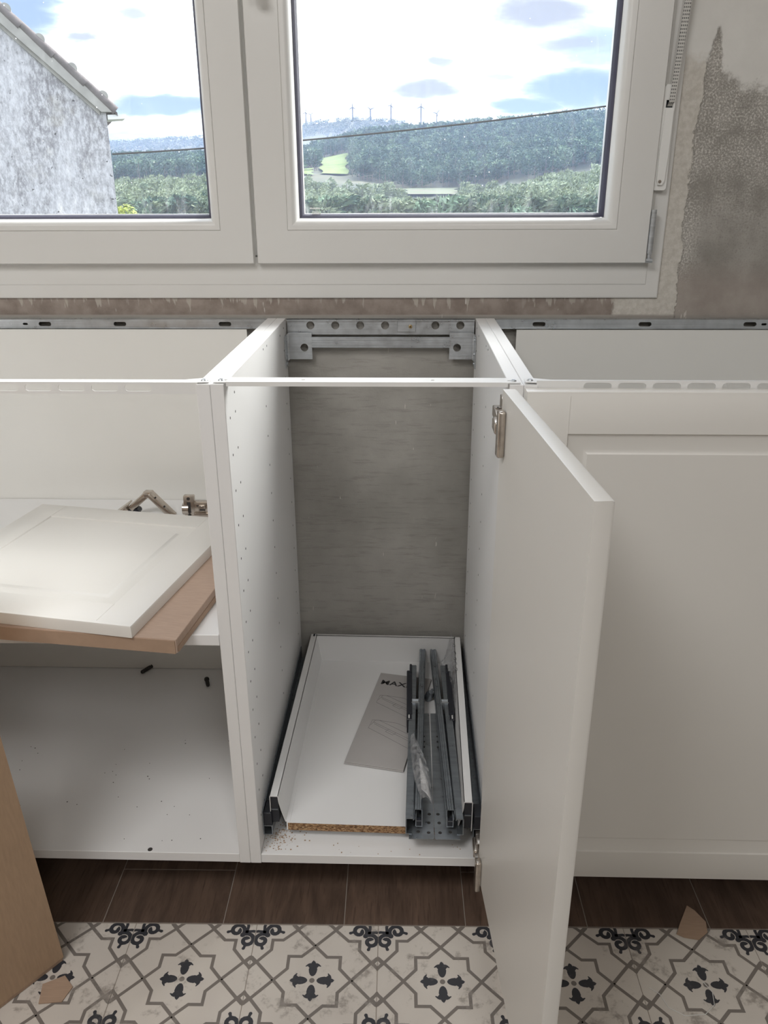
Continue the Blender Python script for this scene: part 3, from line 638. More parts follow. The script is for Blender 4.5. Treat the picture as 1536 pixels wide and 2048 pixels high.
# ---- left cabinet
left, bt = cab(-.80, 0, 'wide open white cabinet left of the narrow one, holding a shelf')
bt.disc((-.1675, .0068, .0981), .004, 'z', .0003, 1, 12)
for _ in range(40): bt.disc((random.uniform(-.5, -.03), random.uniform(.02, .3), .0981), random.uniform(.0006, .0012), 'z', .0003, 1, 6)
obj('bottom_panel', bt, ['melamine', 'hole'], left)
obj('back_panel', B().box(-.782, -.0562, .5440, .5475, .099, .861), 'backpanel', left)
obj('shelf', B().bbox(-.781, -.0185, .0008, .542, .493, .511, .0007, 1), 'melamine', left)
def slotrail(x0, x1, xs, dz=0.0):
    b = B().ext([(x0, .8668 + dz), (x1, .8668 + dz), (x1, .8822 + dz), (x0, .8822 + dz)], .001, .0025, 'y', holes=[slot(x, .8750 + dz, .0355, .0092) for x in xs])
    b.ext([(x0 - .014, .004), (x0, .0025), (x1, .0025), (x1 + .014, .004), (x1 + .014, .022), (x1 + .003, .027), (x1 - .02, .017), (x0 + .02, .017), (x0 - .003, .027), (x0 - .014, .022)], .8810 + dz * .3, .8822 + dz * .3, 'z', holes=[slot(x0 - .007, .013, .009, .005), slot(x1 + .007, .013, .009, .005)])
    return b
obj('front_rail', slotrail(-.784, -.016, [-.0930 - .0433 * k for k in range(15)]), 'whitebar', left)
s_ = B().tube([(-.010, .0125, .8822), (-.010, .0125, .8838)], [.0042, .003], 14); s_.box(-.012, -.008, .0121, .0129, .8836, .884, 1); obj('screw', s_, ['galv', 'hole'], left)
# ---- right cabinet, closed
right, bt = cab(.40, 1.20, 'wide white cabinet at the right, closed by a moulded front')
obj('bottom_panel', bt, 'melamine', right)
obj('back_panel', B().box(.4590, 1.182, .5440, .5475, .099, .8605), 'backpanel', right)
obj('front_rail', slotrail(.416, 1.184, [.4925 + .0433 * k for k in range(15)], .0032), 'whitebar', right)
s_ = B().tube([(.409, .0125, .8820), (.409, .0125, .8848)], [.0042, .003], 14); s_.box(.407, .411, .0121, .0129, .8846, .8850, 1); obj('screw', s_, ['galv', 'hole'], right)
RT = Matrix(((1, 0, 0, .4012), (0, -1, 0, -.0012), (0, 0, 1, 0), (0, 0, 0, 1)))
obj('door', shaker(.7976, .083, .8765, RT), 'front', right, smooth=True)
for (lx, par) in ((-.04, left), (-.70, left), (.10, central), (.31, central), (.47, right), (1.12, right)):    # plinth legs set back under the boxes
    obj('leg', B().tube([(lx, .30, 0), (lx, .30, .006), (lx, .30, .0062), (lx, .30, .07), (lx, .30, .0702), (lx, .30, .08)], [.026, .026, .016, .016, .024, .024], 16), 'blackplastic', par)

# ================================================================== LOOSE THINGS
# cardboard sheet box and the small moulded front on the left shelf
cbo = thing('cardboard_packet', (-.0645, -.0520, .511), 'flat brown cardboard packet lying on the left shelf under the white front', 'box', rot=(0, 0, R(-7.2)))
obj('lid', B().bbox(-.405, 0, 0, .415, .0012, .0228, .0012, 2), 'cardpink', cbo, world=False)
obj('flap', B().box(.0002, .0012, .004, .41, .002, .0105), 'cardboard', cbo, world=False); obj('end_flap', B().box(-.40, -.002, -.0012, 0, .001, .0215), 'cardboard', cbo, world=False)
lf = thing('cabinet_front', (-.1265, -.0490, .534), 'small square white moulded cabinet front lying flat on a cardboard packet', 'cabinet front', rot=(0, 0, R(-10.2)))
LT = Matrix(((1, 0, 0, -.397), (0, 0, 1, 0), (0, 1, 0, .0002), (0, 0, 0, 1)))
obj('moulded_board', shaker(.397, 0, .397, LT), 'front', lf, smooth=True, world=False)
# wide-angle hinge behind it
wh = thing('loose_hinge', (-.27, .45, .511), 'bent wide-angle nickel hinge standing on the left shelf behind the white front', 'hinge')
def bar(b, p0, p1, w, th, mi=0, r=.002):
    p0, p1 = Vector(p0), Vector(p1); d_ = p1 - p0; L = d_.length; q = d_.to_track_quat('X', 'Z').to_matrix().to_4x4()
    b.bbox(0, L, -w / 2, w / 2, -th / 2, th / 2, r, 2, mi, Matrix.Translation(p0) @ q)
b = B(); bar(b, (-.290, .45, .528), (-.255, .452, .558), .017, .012, 0, .003); bar(b, (-.261, .452, .558), (-.243, .45, .5585), .017, .013, 0, .003); bar(b, (-.249, .45, .560), (-.203, .44, .5155), .017, .012, 0, .003)
obj('arm', b, 'nickel', wh, smooth=True)
b = B(); bar(b, (-.322, .455, .517), (-.292, .455, .538), .030, .004); b.tube([(-.306, .455, .5255), (-.299, .455, .5155)], .012, 16); obj('cup_plate', b, 'nickel', wh, smooth=True)
b = B(); bar(b, (-.300, .452, .5165), (-.279, .450, .527), .014, .010); b.disc((-.277, .45, .524), .006, 'y', .009); obj('joint', b, ['blackplastic'], wh)
b = B(); bar(b, (-.2325, .4462, .5510), (-.226, .4448, .5448), .006, .0006, 0, .0001); b.disc((-.236, .4405, .5545), .0018, 'y', .0015); b.disc((-.219, .437, .5375), .0018, 'y', .0015); obj('adjusting_screw', b, 'hole', wh)
# second hinge
nh = thing('loose_hinge', (-.16, .45, .511), 'straight nickel cabinet hinge standing on the left shelf next to the side panel', 'hinge')
b = B().bbox(-.182, -.161, .440, .452, .5115, .5585, .002, 2); b.disc((-.1785, .446, .530), .012, 'x', .006, 0, 16); obj('cup_plate', b, 'nickel', nh, smooth=True)
b = B().bbox(-.163, -.120, .441, .456, .522, .545, .002, 2); b.bbox(-.163, -.118, .437, .446, .5115, .524, .002, 2); b.bbox(-.152, -.140, .436, .444, .527, .540, .001, 1); obj('arm', b, 'nickel', nh, smooth=True)
b = B().disc((-.1715, .4398, .553), .0032, 'y', .0008); b.disc((-.1715, .4398, .519), .0032, 'y', .0008); b.box(-.175, -.168, .4392, .4402, .5235, .546); b.box(-.150, -.1395, .4350, .4365, .530, .533); b.box(-.157, -.148, .4400, .4412, .5375, .539); obj('recess', b, 'hole', nh)
# three dark plugs in the lower left compartment
for (x, y, a, s_, lab) in ((-.333, .535, 60, 1.25, 'dark brown plug lying alone at the back of the lower left compartment'), (-.1835, .485, 110, 1.0, 'dark brown plug lying nearer the front in the lower left compartment'), (-.150, .52, 95, 1.15, 'dark brown plug half hidden by the side panel in the lower left compartment')):
    t = thing('plastic_plug', (x, y, .098), lab, 'plug', rot=(0, 0, R(a)))
    obj('shaft', B().tube([(-.013 * s_, 0, .0042), (-.011 * s_, 0, .0042), (.009 * s_, 0, .0042)], [.003, .0042, .0042], 10), 'hole', t, world=False); obj('cap', B().tube([(.009 * s_, 0, .0055), (.0125 * s_, 0, .0055)], .0055, 12), 'hole', t, world=False)

# instruction leaflet in the drawer
lo = Vector((.1405, .190, .1290)); lx = (Vector((.1990, .487, .1290)) - lo); ln = lx.normalized(); lw_ = Vector((ln.y, -ln.x, 0))
LM = Matrix(((lw_.x, ln.x, 0, lo.x), (lw_.y, ln.y, 0, lo.y), (0, 0, 1, .1286), (0, 0, 0, 1)))      # local x to the right, y up the page
lea = thing('instruction_leaflet', lo, 'grey folded instruction leaflet with line drawings on the drawer floor', 'leaflet')
lea.matrix_world = LM
pg = B().bbox(0, .112, 0, .302, 0, .0022, .0008, 2); pg.bbox(.0005, .1118, .0015, .3012, .0024, .0042, .0008, 2); obj('pages', pg, 'paper', lea, world=False)
fc = bpy.data.curves.new('lettering', 'FONT'); fc.body = 'MAXI'; fc.size = .0215; fc.extrude = .0001; fc.offset = .0004; fc.space_character = 1.05
fo = bpy.data.objects.new('lettering', fc); C.objects.link(fo); fo.data.materials.append(M['ink']); fo.parent = lea; fo.location = (.0085, .2600, .0044); fo.rotation_euler = (0, 0, R(-2))
fo.scale = (1.15, 1, 1); bpy.context.view_layer.update(); lm = bpy.data.meshes.new_from_object(fo.evaluated_get(bpy.context.evaluated_depsgraph_get())); fm = fo.matrix_basis.copy(); bpy.data.objects.remove(fo); fo = link('lettering', lm, lea); fo.matrix_basis = fm
db = B()
def pen(pts):
    for i in range(len(pts) - 1): db.tube([(*pts[i], .0043), (*pts[i + 1], .0043)], .00022, 4)
for oy in (0, .085):
    ox = -.004 if oy else .0
    P_ = lambda *a: [(x + ox, y + .078 + oy) for x, y in a]
    pen(P_((.024, .028), (.024, .050), (.110, .0500), (.110, .032), (.024, .028))) if False else None
    pen(P_((.020, .030), (.022, .056), (.036, .0575), (.072, .056), (.110, .040))); pen(P_((.020, .030), (.060, .010), (.110, -.016))); pen(P_((.026, .050), (.110, .010))); pen(P_((.028, .045), (.110, .004))); pen(P_((.022, .040), (.028, .056))); pen(P_((.036, .0575), (.110, .022)))
    pen(P_((.055, .026), (.060, .034), (.076, .026), (.071, .018), (.055, .026)))
obj('line_drawing', db, 'inkline', lea, world=False)

# pair of loose drawer runners, mirror images
def runner_pair(sx, label):
    f = (lambda x: x) if sx < 0 else (lambda x: .6038 - x)
    t = thing('drawer_runner', (.2800 if sx < 0 else .3248, .28, .1280), label, 'drawer runner', 'spare runners lying in the drawer')
    def X(a, b): return tuple(sorted((f(a), f(b))))
    zb = .1290
    Tm = Matrix.Identity(4)
    pts = [(f(.2600), .008), (f(.2995), .008), (f(.3015), .011), (f(.3005), .345), (f(.2680), .345)]
    hs = [circ(f(x), y, .0031, 12) for x, y in ((.2755, .024), (.2925, .022), (.2765, .048), (.2932, .044), (.2790, .066), (.2945, .064), (.2880, .240), (.2880, .256), (.2880, .272))]
    bp = B().ext(pts, zb, zb + .0012, 'z', holes=hs)
    for h_ in hs: c_ = (sum(p[0] for p in h_) / len(h_), sum(p[1] for p in h_) / len(h_)); bp.tube([(*c_, zb - .0003), (*c_, zb + .0002)], .0033, 12, 1)  # dark discs below the plate stand in for the shade inside its holes
    obj('base_plate', bp, ['plate', 'hole'], t)
    def sweep(pr, y0, y1, s0, s1, name, m):
        """section pr[(x,z)] swept from front to back, shifting in x"""
        n = len(pr); b_ = B(); b_.add([(f(x + s0), y0, z) for x, z in pr] + [(f(x + s1), y1, z) for x, z in pr], [(i, (i + 1) % n, n + (i + 1) % n, n + i) for i in range(n)] + [tuple(range(n)), tuple(range(n, 2 * n))]); return obj(name, b_, m, t)
    # outer C rail
    sweep([(.2545, .1300), (.2545, .1615), (.2560, .1630), (.2665, .1630), (.2680, .1615), (.2680, .1590), (.2665, .1590), (.2665, .1615), (.2560, .1615), (.2560, .1315), (.2650, .1315), (.2650, .1300)], .018, .47, 0, .0085, 'outer_rail', 'darksteel')
    # inner bar running back past the plate
    pr = [(.2690, .1400), (.2690, .1600), (.2705, .1625), (.2735, .1625), (.2745, .1610), (.2775, .1610), (.2785, .1625), (.2805, .1625), (.2820, .1600), (.2820, .1400), (.2808, .1400), (.2808, .1605), (.2702, .1605), (.2702, .1400)]
    sweep(pr, .040, .545, -.0005, .0150, 'inner_rail', 'darksteel')
    sweep([(.2700, .1385), (.2700, .1560), (.2712, .1560), (.2712, .1397), (.2800, .1397), (.2800, .1560), (.2812, .1560), (.2812, .1385)], .026, .50, .0008, .0140, 'middle_rail', 'plate')
    # damper body of black plastic, release clips
    b_ = B().bbox(*X(.2555, .2665), .295, .445, .131, .1665, .002, 2); b_.bbox(*X(.2615, .2665), .435, .468, .131, .168, .002, 2); b_.bbox(*X(.2560, .2655), .278, .297, .131, .1645, .001, 1); obj('damper', b_, 'blackplastic', t)
    b_ = B().box(*X(.2650, .2800), .330, .3325, .150, .1662); b_.box(*X(.2660, .2795), .341, .3425, .150, .1665); b_.box(*X(.2665, .2785), .332, .342, .1630, .1642); obj('ball_cage', b_, 'galv', t)
    b_ = B().bbox(*X(.2590, .2615), .281, .291, .1640, .1670, .0008, 1); obj('lever', b_, 'pvc', t)
    obj('end_stop', B().bbox(*X(.2700, .2812), .0265, .036, .1395, .1500, .001, 1), 'blackplastic', t)
    return t
runner_pair(-1, 'grey steel drawer runner next to the leaflet, lying in the drawer')
runner_pair(1, 'grey steel drawer runner next to the drawer wall, lying in the drawer')
b = B().tube([(.298, .395, .1300), (.304, .392, .144), (.306, .390, .150)], [.008, .0085, .005], 12); b.disc((.309, .397, .151), .0035, 'z', .0008)
tag(obj('runner_lever', b, 'darksteel', smooth=True), 'small dark steel lever lying in the gap of the two runners', 'lever')
# crumpled film bags
def film(name, pts_left, pts_right, zf, n=16, m=7, amp=.004):
    vs = []
    for i in range(n + 1):
        q = i / n; k = q * (len(pts_left) - 1); a = min(int(k), len(pts_left) - 2); fq = k - a
        L = Vector(pts_left[a]).lerp(Vector(pts_left[a + 1]), fq); Rr = Vector(pts_right[a]).lerp(Vector(pts_right[a + 1]), fq)
        for j in range(m + 1):
            s = j / m; p = L.lerp(Rr, s); p.z += zf * math.sin(math.pi * s) + random.uniform(-amp, amp) * .8; p.x += random.uniform(-amp, amp) * .25; vs.append(p)
    return vs, [(i * (m + 1) + j, i * (m + 1) + j + 1, (i + 1) * (m + 1) + j + 1, (i + 1) * (m + 1) + j) for i in range(n) for j in range(m)]
random.seed(5)
sbg = thing('film_bag', (.28, .13, .165), 'small clear film bag with a folded white slip lying on the left runner', 'plastic bag')
b = B(); vs, fs = film('x', [(.2625, .222, .166), (.2640, .17, .166), (.2690, .11, .166), (.2800, .062, .164)], [(.2720, .222, .167), (.2870, .17, .167), (.2960, .12, .166), (.2990, .052, .164)], .008, 14, 6, .0022); b.add(vs, fs)
obj('film', b, 'film', sbg, smooth=False)
b = B(); vs, fs = film('y', [(.2780, .158, .1672), (.2795, .12, .1672), (.2810, .082, .1665)], [(.2815, .160, .1672), (.2920, .10, .1675), (.2970, .056, .1660)], .003, 8, 4, .0006); b.add(vs, fs)
obj('paper_slip', b, 'melamine', sbg)
lbg = thing('film_bag', (.345, .45, .15), 'large clear film bag standing crumpled in the back corner of the drawer', 'plastic bag')
b = B(); vs, fs = film('z', [(.338, .535, .136), (.328, .50, .150), (.330, .43, .150), (.336, .34, .140), (.339, .25, .134)], [(.352, .537, .212), (.356, .50, .196), (.3575, .43, .194), (.3565, .34, .186), (.3535, .24, .160)], -.006, 20, 8, .0035); b.add(vs, fs)
obj('film', b, 'film', lbg)
b = B()
for k, (y, z) in enumerate(((.500, .198), (.470, .198), (.448, .198), (.430, .198), (.408, .198))):
    x = .3545; a = [(x, y, z), (x + .004, y - .003, z), (x + .004, y - .010, z), (x, y - .011, z), (x - .001, y - .005, z)][:(5 if k % 2 == 0 else 3)]
    b.tube(a, .0004, 5)
obj('printed_mark', b, 'ink', lbg)
# curled brown card standing between bag and drawer wall
b = B(); n = 14
for k in range(n + 1): pass
vs = []
for i in range(n + 1):
    q = i / n; y = .445 - q * .26; x = .3530 + .003 * math.sin(q * 3.1) - .004 * q
    vs += [(x - .004 * (1 - q), y, .129), (x, y, .186 - .030 * q), (x + .0005, y, .1865 - .030 * q), (x - .0032 * (1 - q), y, .129)]
fs = []
for i in range(n):
    for k in range(4): fs.append((i * 4 + k, i * 4 + (k + 1) % 4, (i + 1) * 4 + (k + 1) % 4, (i + 1) * 4 + k))
fs += [(0, 1, 2, 3), (4 * n, 4 * n + 1, 4 * n + 2, 4 * n + 3)]
b.add(vs, fs); tag(obj('paper_strip', b, 'paper'), 'curled grey paper strip leaning on the right drawer wall', 'paper')

# big cardboard box at the left edge, leaning away a little
bx = thing('cardboard_box', (-.2740, -.1225, 0), 'tall brown cardboard box standing on the tiles in front of the left cabinet', 'box')
e1 = Vector((-.0628, -.0837, 0)).normalized(); e2 = Vector((-.8, .6, 0)).normalized(); up = Vector((-.055, .0, .9985)).normalized()
def BP(a, c, h): return Vector((-.2740, -.1225, 0)) + e1 * a + e2 * c + up * h
def slab(a0, a1, c0, c1, h0, h1):
    return [BP(a, c, h) for h in (h0, h1) for c in (c0, c1) for a in (a0, a1)], [(0, 2, 3, 1), (4, 5, 7, 6), (0, 1, 5, 4), (2, 6, 7, 3), (0, 4, 6, 2), (1, 3, 7, 5)]
b = B().add(*slab(0, .62, 0, .10, .0065, .78)); obj('carton', b, 'cardboardbox', bx)
b = B().add(*slab(.002, .61, .001, .099, .0008, .006)); obj('bottom_flap', b, 'cardboard', bx)
# scraps of cardboard on the floor
def scrap(pts, z, lab, nm='cardboard_scrap'):
    tag(obj(nm, B().ext(pts, z, z + .0016, 'z'), 'cardboard'), lab, 'cardboard scrap')
scrap([(.690, -.052), (.700, -.034), (.7235, .0035), (.733, -.006), (.7440, -.028), (.7400, -.048), (.722, -.062), (.700, -.058)], .0006, 'torn cardboard scrap on the floor where planks meet tiles')
scrap([(-.290, -.165), (-.262, -.150), (-.243, -.168), (-.250, -.192), (-.283, -.196)], .0006, 'torn cardboard scrap on the tiles beside the tall box')
scrap([(.905, -.088), (.93, -.082), (.932, -.092), (.906, -.097)], .0006, 'tiny pale cardboard sliver on the tiles at the far right')
# white thread on the tiles
tag(obj('thread', B().tube([(.62, -.147, .0012), (.633, -.157, .0012), (.640, -.178, .0012), (.660, -.19, .0012), (.690, -.187, .0012), (.708, -.172, .0012), (.712, -.152, .0012), (.704, -.135, .0012)], .0006, 6), 'pvc', smooth=True), 'thin white thread curled on the patterned tiles', 'thread')
# sawdust
b = B(); random.seed(9)
for _ in range(230):
    x, y = random.gauss(.042, .018), random.gauss(.045, .03)
    if x < .020 or x > .10 or y < .004 or y > .11: continue
    r = random.uniform(.0003, .0013); b.bbox(x - r, x + r, y - r * .7, y + r * .7, .0981, .0981 + r, r * .2, 1)
for _ in range(14):
    x, y = random.uniform(.1, .375), random.uniform(.006, .03); r = random.uniform(.0004, .001); b.bbox(x - r, x + r, y - r, y + r, .0981, .0981 + r, r * .2, 1)
tag(obj('sawdust', b, 'cardboardbox'), 'brown sawdust crumbs on the bottom of the narrow cabinet', 'sawdust', kind='stuff')

# ================================================================== OUTDOORS
# house gable beyond the left window, its eave corner nearest the view
HX = -3.1665
hs = thing('stone_house', (HX, 9.0, -1.8), 'weathered grey gabled house outside the left pane with clay roof edge', 'house', rot=(0, 0, R(23)))
zt = lambda u: 2.066 - .9 * u + 1.8
RG = -4.2
HT_ = Matrix.Identity(4)
obj('gable_wall', B().ext([(RG * 2, 0), (0, 0), (0, zt(0) - .16), (RG, zt(RG) - .16), (RG * 2, zt(0) - .16)], 0, 7, 'y'), 'stone', hs, world=False)
def rake(o0, o1, x0, x1, y0, y1): return B().ext([(x0, zt(x0) + o0), (x1, zt(x1) + o0), (x1, zt(x1) + o1), (x0, zt(x0) + o1)], y0, y1, 'y')
obj('verge', B().ext([(RG, zt(RG) - .205), (-.054, 1.8 + 1.910), (.075, 1.8 + 1.910), (.075, zt(.075) - .075), (RG, zt(RG) - .075)], -.06, .2, 'y'), 'verge', hs, world=False); obj('verge_lip', rake(-.25, -.19, RG, -.07, -.025, .1), 'verge', hs, world=False)
obj('roof_slab', rake(-.085, -.05, RG, .12, -.04, 7.1), 'rooftile', hs, world=False)
u = .105; k = 0
while u > RG:
    a = Vector((u, -.03, zt(u) - .048)); c = Vector((u - .36, -.03, zt(u - .36) - .030))
    b = B().tube([a, a.lerp(c, .33), a.lerp(c, .66), c], [.050, .048, .045, .040], 14); obj('roof_tile', b, 'rooftile', hs, smooth=True, world=False)
    for row in range(1, 5):
        T = Matrix.Translation((0, row * .26, 0)); b = B().tube([a, c], [.050, .042], 10, T=T); obj('roof_tile', b, 'rooftile', hs, smooth=True, world=False)
    if k < 12:
        b = B().tube([Vector((u - .12, -.06, zt(u - .12) - .010)), Vector((u - .12, .45, zt(u - .12) + .0))], [.056, .056], 16); obj('cap_tile', b, 'verge', hs, smooth=True, world=False)
    u -= .29; k += 1
gp = [(.0, -.060), (.190, -.047), (.212, -.024), (.202, .000), (.0, -.012)]
obj('gutter', B().ext([(.01 + p, 1.8 + 1.895 + w) for p, w in gp], -.02, .35, 'y'), 'gutter', hs, world=False); obj('gutter_end', B().ext([(.01 + p, 1.8 + 1.895 + w) for p, w in gp], -.03, -.02, 'y'), 'gutter', hs, world=False)
obj('gutter_bracket', B().box(.095, .107, .02, .035, 1.8 + 1.87, 1.8 + 1.955), 'cable', hs, world=False)
# power cable
b = B(); pts = []
for k in range(41):
    xx = -3.15 + k * .4; q = (xx + 2.0); pts.append((xx, 9.0 - .03 * (xx + 3.15), 1.478 + .045 * (xx + 3.15) + .0085 * (xx + 3.15) ** 2 * .75))
b.tube(pts, .009, 6); tag(obj('power_cable', b, 'cable', smooth=True), 'thin dark overhead cable crossing the view outside the window', 'cable')

# ---- land: height over polar grid about the window
def gz(azd, r):
    """ground height at bearing azd (degrees) and distance r (m)"""
    a = np.clip(azd, -60, 60)
    eA = np.interp(a, [-30, -19, -13, -7, 0, 5, 12, 30], [-.9, -1.1, -1.0, -1.6, -2.5, -1.9, -.5, .3])
    eC = np.interp(a, [-30, -19, -7, -3, 0, 3, 6, 12, 30], [-.4, -.5, .2, .0, -.55, -.55, -.5, .1, .6])
    eD = np.interp(a, [-30, -19, -7, -3, 0, 3, 6, 12, 30], [.2, .25, .70, .4, -.15, -.15, .2, 1.0, 1.6])
    eM = np.interp(a, [-30, -19, -13, -7, -3, 0, 5, 8, 10, 12.5, 30], [1.3, 1.35, 1.5, 1.75, 2.9, 3.05, 3.30, 3.45, 3.65, 3.75, 4.2])
    eF = np.interp(a, [-40, -25, -19, -16, -13, -7, -4, -2.5, -1, 1, 4, 12, 40], [2.0, 2.3, 2.55, 2.7, 2.95, 3.70, 4.0, 3.97, 3.85, 3.4, 3.0, 2.5, 2.0])
    rs = [0., 10., 35., 150., 500., 750., 850., 950., 1500., 2100., 4500., 6500.]
    t = np.tan
    zs = [np.full_like(a, -1.4), np.full_like(a, -1.7), np.full_like(a, -2.8), np.full_like(a, -13.), 500 * t(np.radians(-3.3)) + 0 * a, 750 * t(np.radians(eA)), 850 * t(np.radians(eC)), 950 * t(np.radians(eD)),
          1500 * t(np.radians(eM)), 2100 * t(np.radians(eM * .45)), 4500 * t(np.radians(eF)), 6500 * t(np.radians(eF * .4))]
    zs = np.stack(zs); r = np.asarray(r, float); out = np.zeros_like(r)
    i = np.clip(np.searchsorted(rs, r) - 1, 0, len(rs) - 2); rs = np.array(rs)
    f = (r - rs[i]) / (rs[i + 1] - rs[i]); f = np.clip(f, 0, 1); j = np.arange(r.size)
    out = zs[i, j] * (1 - f) + zs[i + 1, j] * f
    return out + np.where(r > 50, 1.11, 0)
CXX, CYY = .25, -1.0
azs = np.linspace(-65, 60, 181); rs_ = np.unique(np.concatenate([np.linspace(4, 150, 14), np.linspace(150, 1000, 36), np.linspace(1000, 1600, 24), np.linspace(1600, 7000, 46)]))
A, RR = np.meshgrid(azs, rs_); Z = gz(A.ravel(), RR.ravel()).reshape(A.shape) + rng.normal(0, 1, A.shape) * np.clip(RR / 1500, 0, 3) * .6
X_ = CXX + RR * np.sin(np.radians(A)); Y_ = CYY + RR * np.cos(np.radians(A)); nA = len(azs)
b = B(); b.v = list(zip(X_.ravel().tolist(), Y_.ravel().tolist(), Z.ravel().tolist()))
for i in range(len(rs_) - 1):
    for j in range(nA - 1): b.f.append((i * nA + j, i * nA + j + 1, (i + 1) * nA + j + 1, (i + 1) * nA + j))
b.mi = [0] * len(b.f)
hill = tag(obj('hill', b, 'ground', smooth=True), kind='structure')
def patch(name, a0, a1, r0, r1, m, wob=.15):
    b = B(); n = 12; vs = []
    for i in range(n + 1):
        for j in range(n + 1):
            aa = a0 + (a1 - a0) * j / n + wob * math.sin(i * 1.3) * (1 if j in (0, n) else 0); r = r0 + (r1 - r0) * i / n
            z = float(gz(np.array([aa]), np.array([r]))[0]) + 2.0; vs.append((CXX + r * math.sin(R(aa)), CYY + r * math.cos(R(aa)), z))
    b.add(vs, [(i * (n + 1) + j, i * (n + 1) + j + 1, (i + 1) * (n + 1) + j + 1, (i + 1) * (n + 1) + j) for i in range(n) for j in range(n)])
    return obj(name, b, m, hill)
patch('meadow', -5.75, -4.05, 990, 1290, 'field'); patch('meadow', -6.9, -6.35, 960, 1090, 'field'); patch('clearing', -.2, 3.1, 850, 948, 'clearing')

# ---- trees
def tree_mesh(kind, seed, tris):
    """crown of leafy tufts on a trunk, unit height 1; returns (verts, faces, mats)"""
    rg = np.random.default_rng(seed); V = []; F = []; Mi = []
    # trunk
    for (z0, z1, r0, r1) in ((0, .45, .020, .014), (.45, .9, .014, .005)):
        o = len(V)
        for z, r in ((z0, r0), (z1, r1)):
            for k in range(4): V.append((r * math.cos(k * 1.57), r * math.sin(k * 1.57), z))
        for k in range(4): F.append((o + k, o + (k + 1) % 4, o + 4 + (k + 1) % 4)); F.append((o + k, o + 4 + (k + 1) % 4, o + 4 + k)); Mi += [1, 1]
    for t in range(tris):
        z = rg.uniform(.22, 1.0) if kind == 0 else rg.uniform(.35, 1.0)
        q = (z - .2) / .8; R0 = (.26 * math.sin(math.pi * min(1, q * .9 + .12)) ** .7 + .02) if kind == 0 else .30 * (1 - ((z - .72) / .40) ** 2) ** .5 if abs(z - .72) < .39 else .05
        a = rg.uniform(0, 6.283); rad = R0 * rg.uniform(.45, 1.05); lean = .10 * z * z
        c = np.array([rad * math.cos(a) + lean, rad * math.sin(a), z]); s = rg.uniform(.035, .085) * (1.2 if kind else 1)
        d1 = np.array([math.cos(a) * .5 + .5, math.sin(a) * .5, rg.uniform(-.4, .8)]); d1 /= np.linalg.norm(d1); d2 = rg.normal(size=3); d2 -= d1 * d2.dot(d1); d2 /= np.linalg.norm(d2)
        o = len(V); V += [tuple(c - d1 * s - d2 * s * .5), tuple(c - d1 * s * .5 + d2 * s * .6), tuple(c + d1 * s * 1.25)]; F.append((o, o + 1, o + 2)); Mi.append(0)
    return np.array(V), np.array(F), np.array(Mi)
def np_mesh(name, V, F, Mi, mats):
    me = bpy.data.meshes.new(name); me.vertices.add(len(V)); me.vertices.foreach_set('co', V.astype(np.float32).ravel()); n = len(F)
    me.loops.add(n * 3); me.loops.foreach_set('vertex_index', F.astype(np.int32).ravel()); me.polygons.add(n); me.polygons.foreach_set('loop_start', np.arange(0, n * 3, 3, dtype=np.int32))
    for m in mats: me.materials.append(M[m])
    me.polygons.foreach_set('material_index', Mi.astype(np.int32)); me.update(calc_edges=True); me.validate(); return me
def scatter(n, a0, a1, r0, r1):
    a = rng.uniform(a0, a1, n); r = np.sqrt(rng.uniform(r0 * r0, r1 * r1, n)); return a, r
def clear(a, r):
    k = ((a > -5.95) & (a < -3.85) & (r > 850) & (r < 1295)) | ((a > -7.0) & (a < -6.25) & (r > 850) & (r < 1095)) | ((a > -.35) & (a < 3.25) & (r > 735) & (r < 955))
    return ~k
protos = [np_mesh('tree', *tree_mesh(k % 2, 100 + k, 420), ['leaf2' if k == 5 else 'leaf', 'bark']) for k in range(6)]
a, r = scatter(1900, -21, 14, 460, 800); kp = clear(a, r) & ((a < -12.3) | (a > -8.0)); a, r = a[kp], r[kp]; o_ = np.argsort(r); a, r = a[o_], r[o_]
z = gz(a, r); seen = (a > -18.8) | (a > -7.2); NI = 300
for i in range(NI):
    o = link('tree', protos[int(rng.integers(6))]); hgt = rng.uniform(15, 24)
    o.location = (CXX + r[i] * math.sin(R(a[i])), CYY + r[i] * math.cos(R(a[i])), z[i] - .3); o.rotation_euler = (0, 0, rng.uniform(-.9, .9)); o.scale = (hgt * rng.uniform(.9, 1.2), hgt, hgt)
    tag(o, 'green tree in the nearest belt of forest down the valley', 'tree', 'trees of the nearest forest belt')
def mass(name, a, r, hlo, hhi, tr, mats, label, kinds=(0, 1), wide=1.0):
    base = [tree_mesh(k, 50 + k, tr) for k in kinds]; Vs = []; Fs = []; Ms = []; off = 0
    z = gz(a, r); x = CXX + r * np.sin(np.radians(a)); y = CYY + r * np.cos(np.radians(a))
    for i in range(len(a)):
        V, F, Mi = base[i % len(base)]; hh = rng.uniform(hlo, hhi); t = rng.uniform(-1, 1); c, s = math.cos(t), math.sin(t); w = hh * rng.uniform(.85, 1.2) * wide
        P = np.empty_like(V); P[:, 0] = (V[:, 0] * c - V[:, 1] * s) * w + x[i]; P[:, 1] = (V[:, 0] * s + V[:, 1] * c) * w + y[i]; P[:, 2] = V[:, 2] * hh + z[i] - .4
        Vs.append(P); Fs.append(F + off); Ms.append(Mi); off += len(V)
    o = link(name, np_mesh(name, np.concatenate(Vs), np.concatenate(Fs), np.concatenate(Ms), mats)); return tag(o, label, 'forest', kind='stuff')
